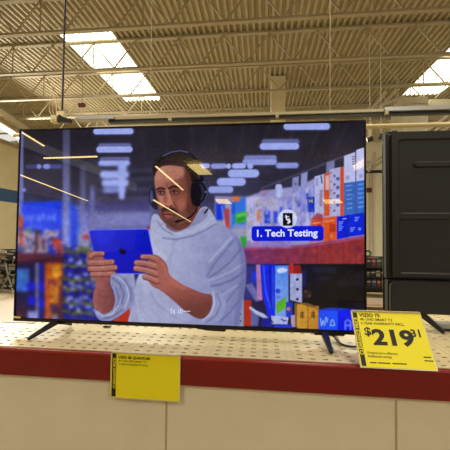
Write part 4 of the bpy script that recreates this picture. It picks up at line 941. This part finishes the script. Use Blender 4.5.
# things on the shelf under it
a = atZ(437, 327.6, SH); b = atZ(441.6, 327.8, SH)
o = MB().box((a.x, a.y, SH+.001), (b.x, a.y+.02, SH+.030)).build('anti_theft_tag', M['darkred'], bevel=.002); tag(o, 'small dark red block on the shelf beside the black slanting foot', 'security tag')
a = atZ(442.4, 331, SH); o = thing('display_box', 'pale grey box on the shelf at the far right, under the black television back', 'box', (a.x, a.y, SH))
MB().box((a.x, a.y, SH+.012), (a.x+.26, a.y+.10, SH+.036)).build('body', M['silver'], o, bevel=.004)
MB().box((a.x+.004, a.y-.006, SH+.001), (a.x+.27, a.y+.08, SH+.0115)).build('base', M['black'], o, bevel=.002)
a = atZ(424, 320.5, SH); o = MB().box((a.x-.02, .80, SH-.001+.002), (X1s, .835, SH+.02)).build('back_rail', M['cream'], bevel=.003)
tag(o, 'low cream rail on the rear edge of the shelf below the black television back', 'rail')

# ---------------- clearance price signs
def sign(name, label, BL, ex, ez, w_, h_, lines, big=True):
    ex, ez = Vector(ex).normalized(), Vector(ez).normalized(); ez = (ez-ex*ez.dot(ex)).normalized(); n = ex.cross(ez); BL = Vector(BL)
    if n.y > 0: n = -n
    o = thing(name, label, 'sign', BL)
    cen = BL+ex*w_/2+ez*h_/2
    MB().obox(cen-n*.0015, ex*(w_/2+.004), ez*(h_/2+.004), n*.001).build('clear_backing', M['clear'], o)
    MB().obox(cen, ex*w_/2, ez*h_/2, n*.0004).build('paper', M['yellow'], o)
    bw = w_*.062
    MB().obox(BL+ex*(bw*.5+w_*.012)+ez*h_*.5+n*.0008, ex*bw/2, ez*h_*.485, n*.0003).build('black_band', M['ink'], o)
    tz = [BL+ez*(h_*.985)+n*.0, BL+ex*w_+ez*(h_*.985)]
    MB().bar(BL+ez*(h_+.004)+n*.002, BL+ex*w_+ez*(h_+.004)+n*.002, .008, .006).build('holder_lip', M['clear'], o)
    def tx(s, fx, fz, size, m=None, bold=0., sx=1., vert=False, align='LEFT', nm='lettering'):
        og = BL+ex*(fx*w_)+ez*(fz*h_)+n*.0013
        if vert: return text(nm, s, size*h_, m or M['ink'], o, og, ez, -ex, 0, bold, align, sx)
        return text(nm, s, size*h_, m or M['ink'], o, og, ex, ez, 0, bold, align, sx)
    for L in lines: tx(*L[:4], **(L[4] if len(L) > 4 else {}))
    return o
th = R(53.6)
BL = atY(361.2, 366.6, YE-.042); BR = atY(437.2, 370.2, YE-.042)
ex = (BR-BL); w_ = ex.length
ez = Vector((0, math.cos(th), math.sin(th)))
def pj(p): d_ = p-CAM; return 225+F*d_.dot(right)/d_.dot(fwd), 225+F*d_.dot(down)/d_.dot(fwd)
h_ = .1
while pj(BL+ez*h_)[1] > 311.6: h_ += .001
L75 = [('VIZIO 75', .105, .905, .092, dict(bold=.05, sx=1.05)), ('4K UHD SMART TV', .105, .83, .068, dict(bold=.02)), ('3 YEAR WARRANTY INCL.', .105, .755, .066, dict(bold=.02)),
       ('$', .13, .555, .21, dict(bold=.04, sx=1.1)), ('219', .232, .395, .385, dict(bold=.07, sx=1.24)), ('31', .785, .555, .19, dict(bold=.05, sx=1.05)),
       ('Original price effective', .115, .225, .056, {}), ('Additional savings', .115, .165, .056, dict(bold=.006)), ('CLEARANCE PRICE', .068, .20, .085, dict(vert=True, m=M['yellow'], bold=.05, sx=.95))]
sg = sign('price_sign', 'yellow clearance sign with large black 219 price, leaning on the shelf edge at right', BL, ex, ez, w_, h_, L75)
nn = ex.normalized().cross(ez).normalized(); nn = nn if nn.y < 0 else -nn
for (x0_, x1_, fz) in ((.13, .22, .075), (.24, .40, .075), (.43, .62, .075), (.87, .97, .205), (.87, .985, .145)):
    MB().obox(BL+ex*((x0_+x1_)/2)+ez*(fz*h_)+nn*.0012, ex*((x1_-x0_)/2), ez*(.008*h_), nn*.0002).build('fine_print', M['ink'], sg)
# holder arm under the leaning sign
MB().bar(BL+ex*.5+ez*.02-nn*.004+Vector((0, 0, 0)), Vector((BL+ex*.5).to_tuple())+Vector((0, .010, -.008)), .02, .004).build('holder_clip', M['clear'], sg)
TL = atY(111.6, 352.6, YE-.04); TR = atY(179.6, 356.2, YE-.04); ex = TR-TL; w_ = ex.length; h2 = .20
L86 = [('VIZIO 86 QUANTUM', .105, .880, .085, dict(bold=.05, sx=.95)), ('4K UHD HDR SMART TV', .105, .805, .066, dict(sx=.93)), ('3 YEAR WARRANTY INCL.', .105, .73, .066, dict(sx=.93)),
       ('CLEARANCE PRICE', .068, .20, .085, dict(vert=True, m=M['yellow'], bold=.05, sx=.95))]
BL = TL-Vector((0, 0, h2)); sign('price_sign', 'yellow sign hanging flat on the red fascia at left, below the television', BL, ex, (0, 0, 1), w_, h2, L86)
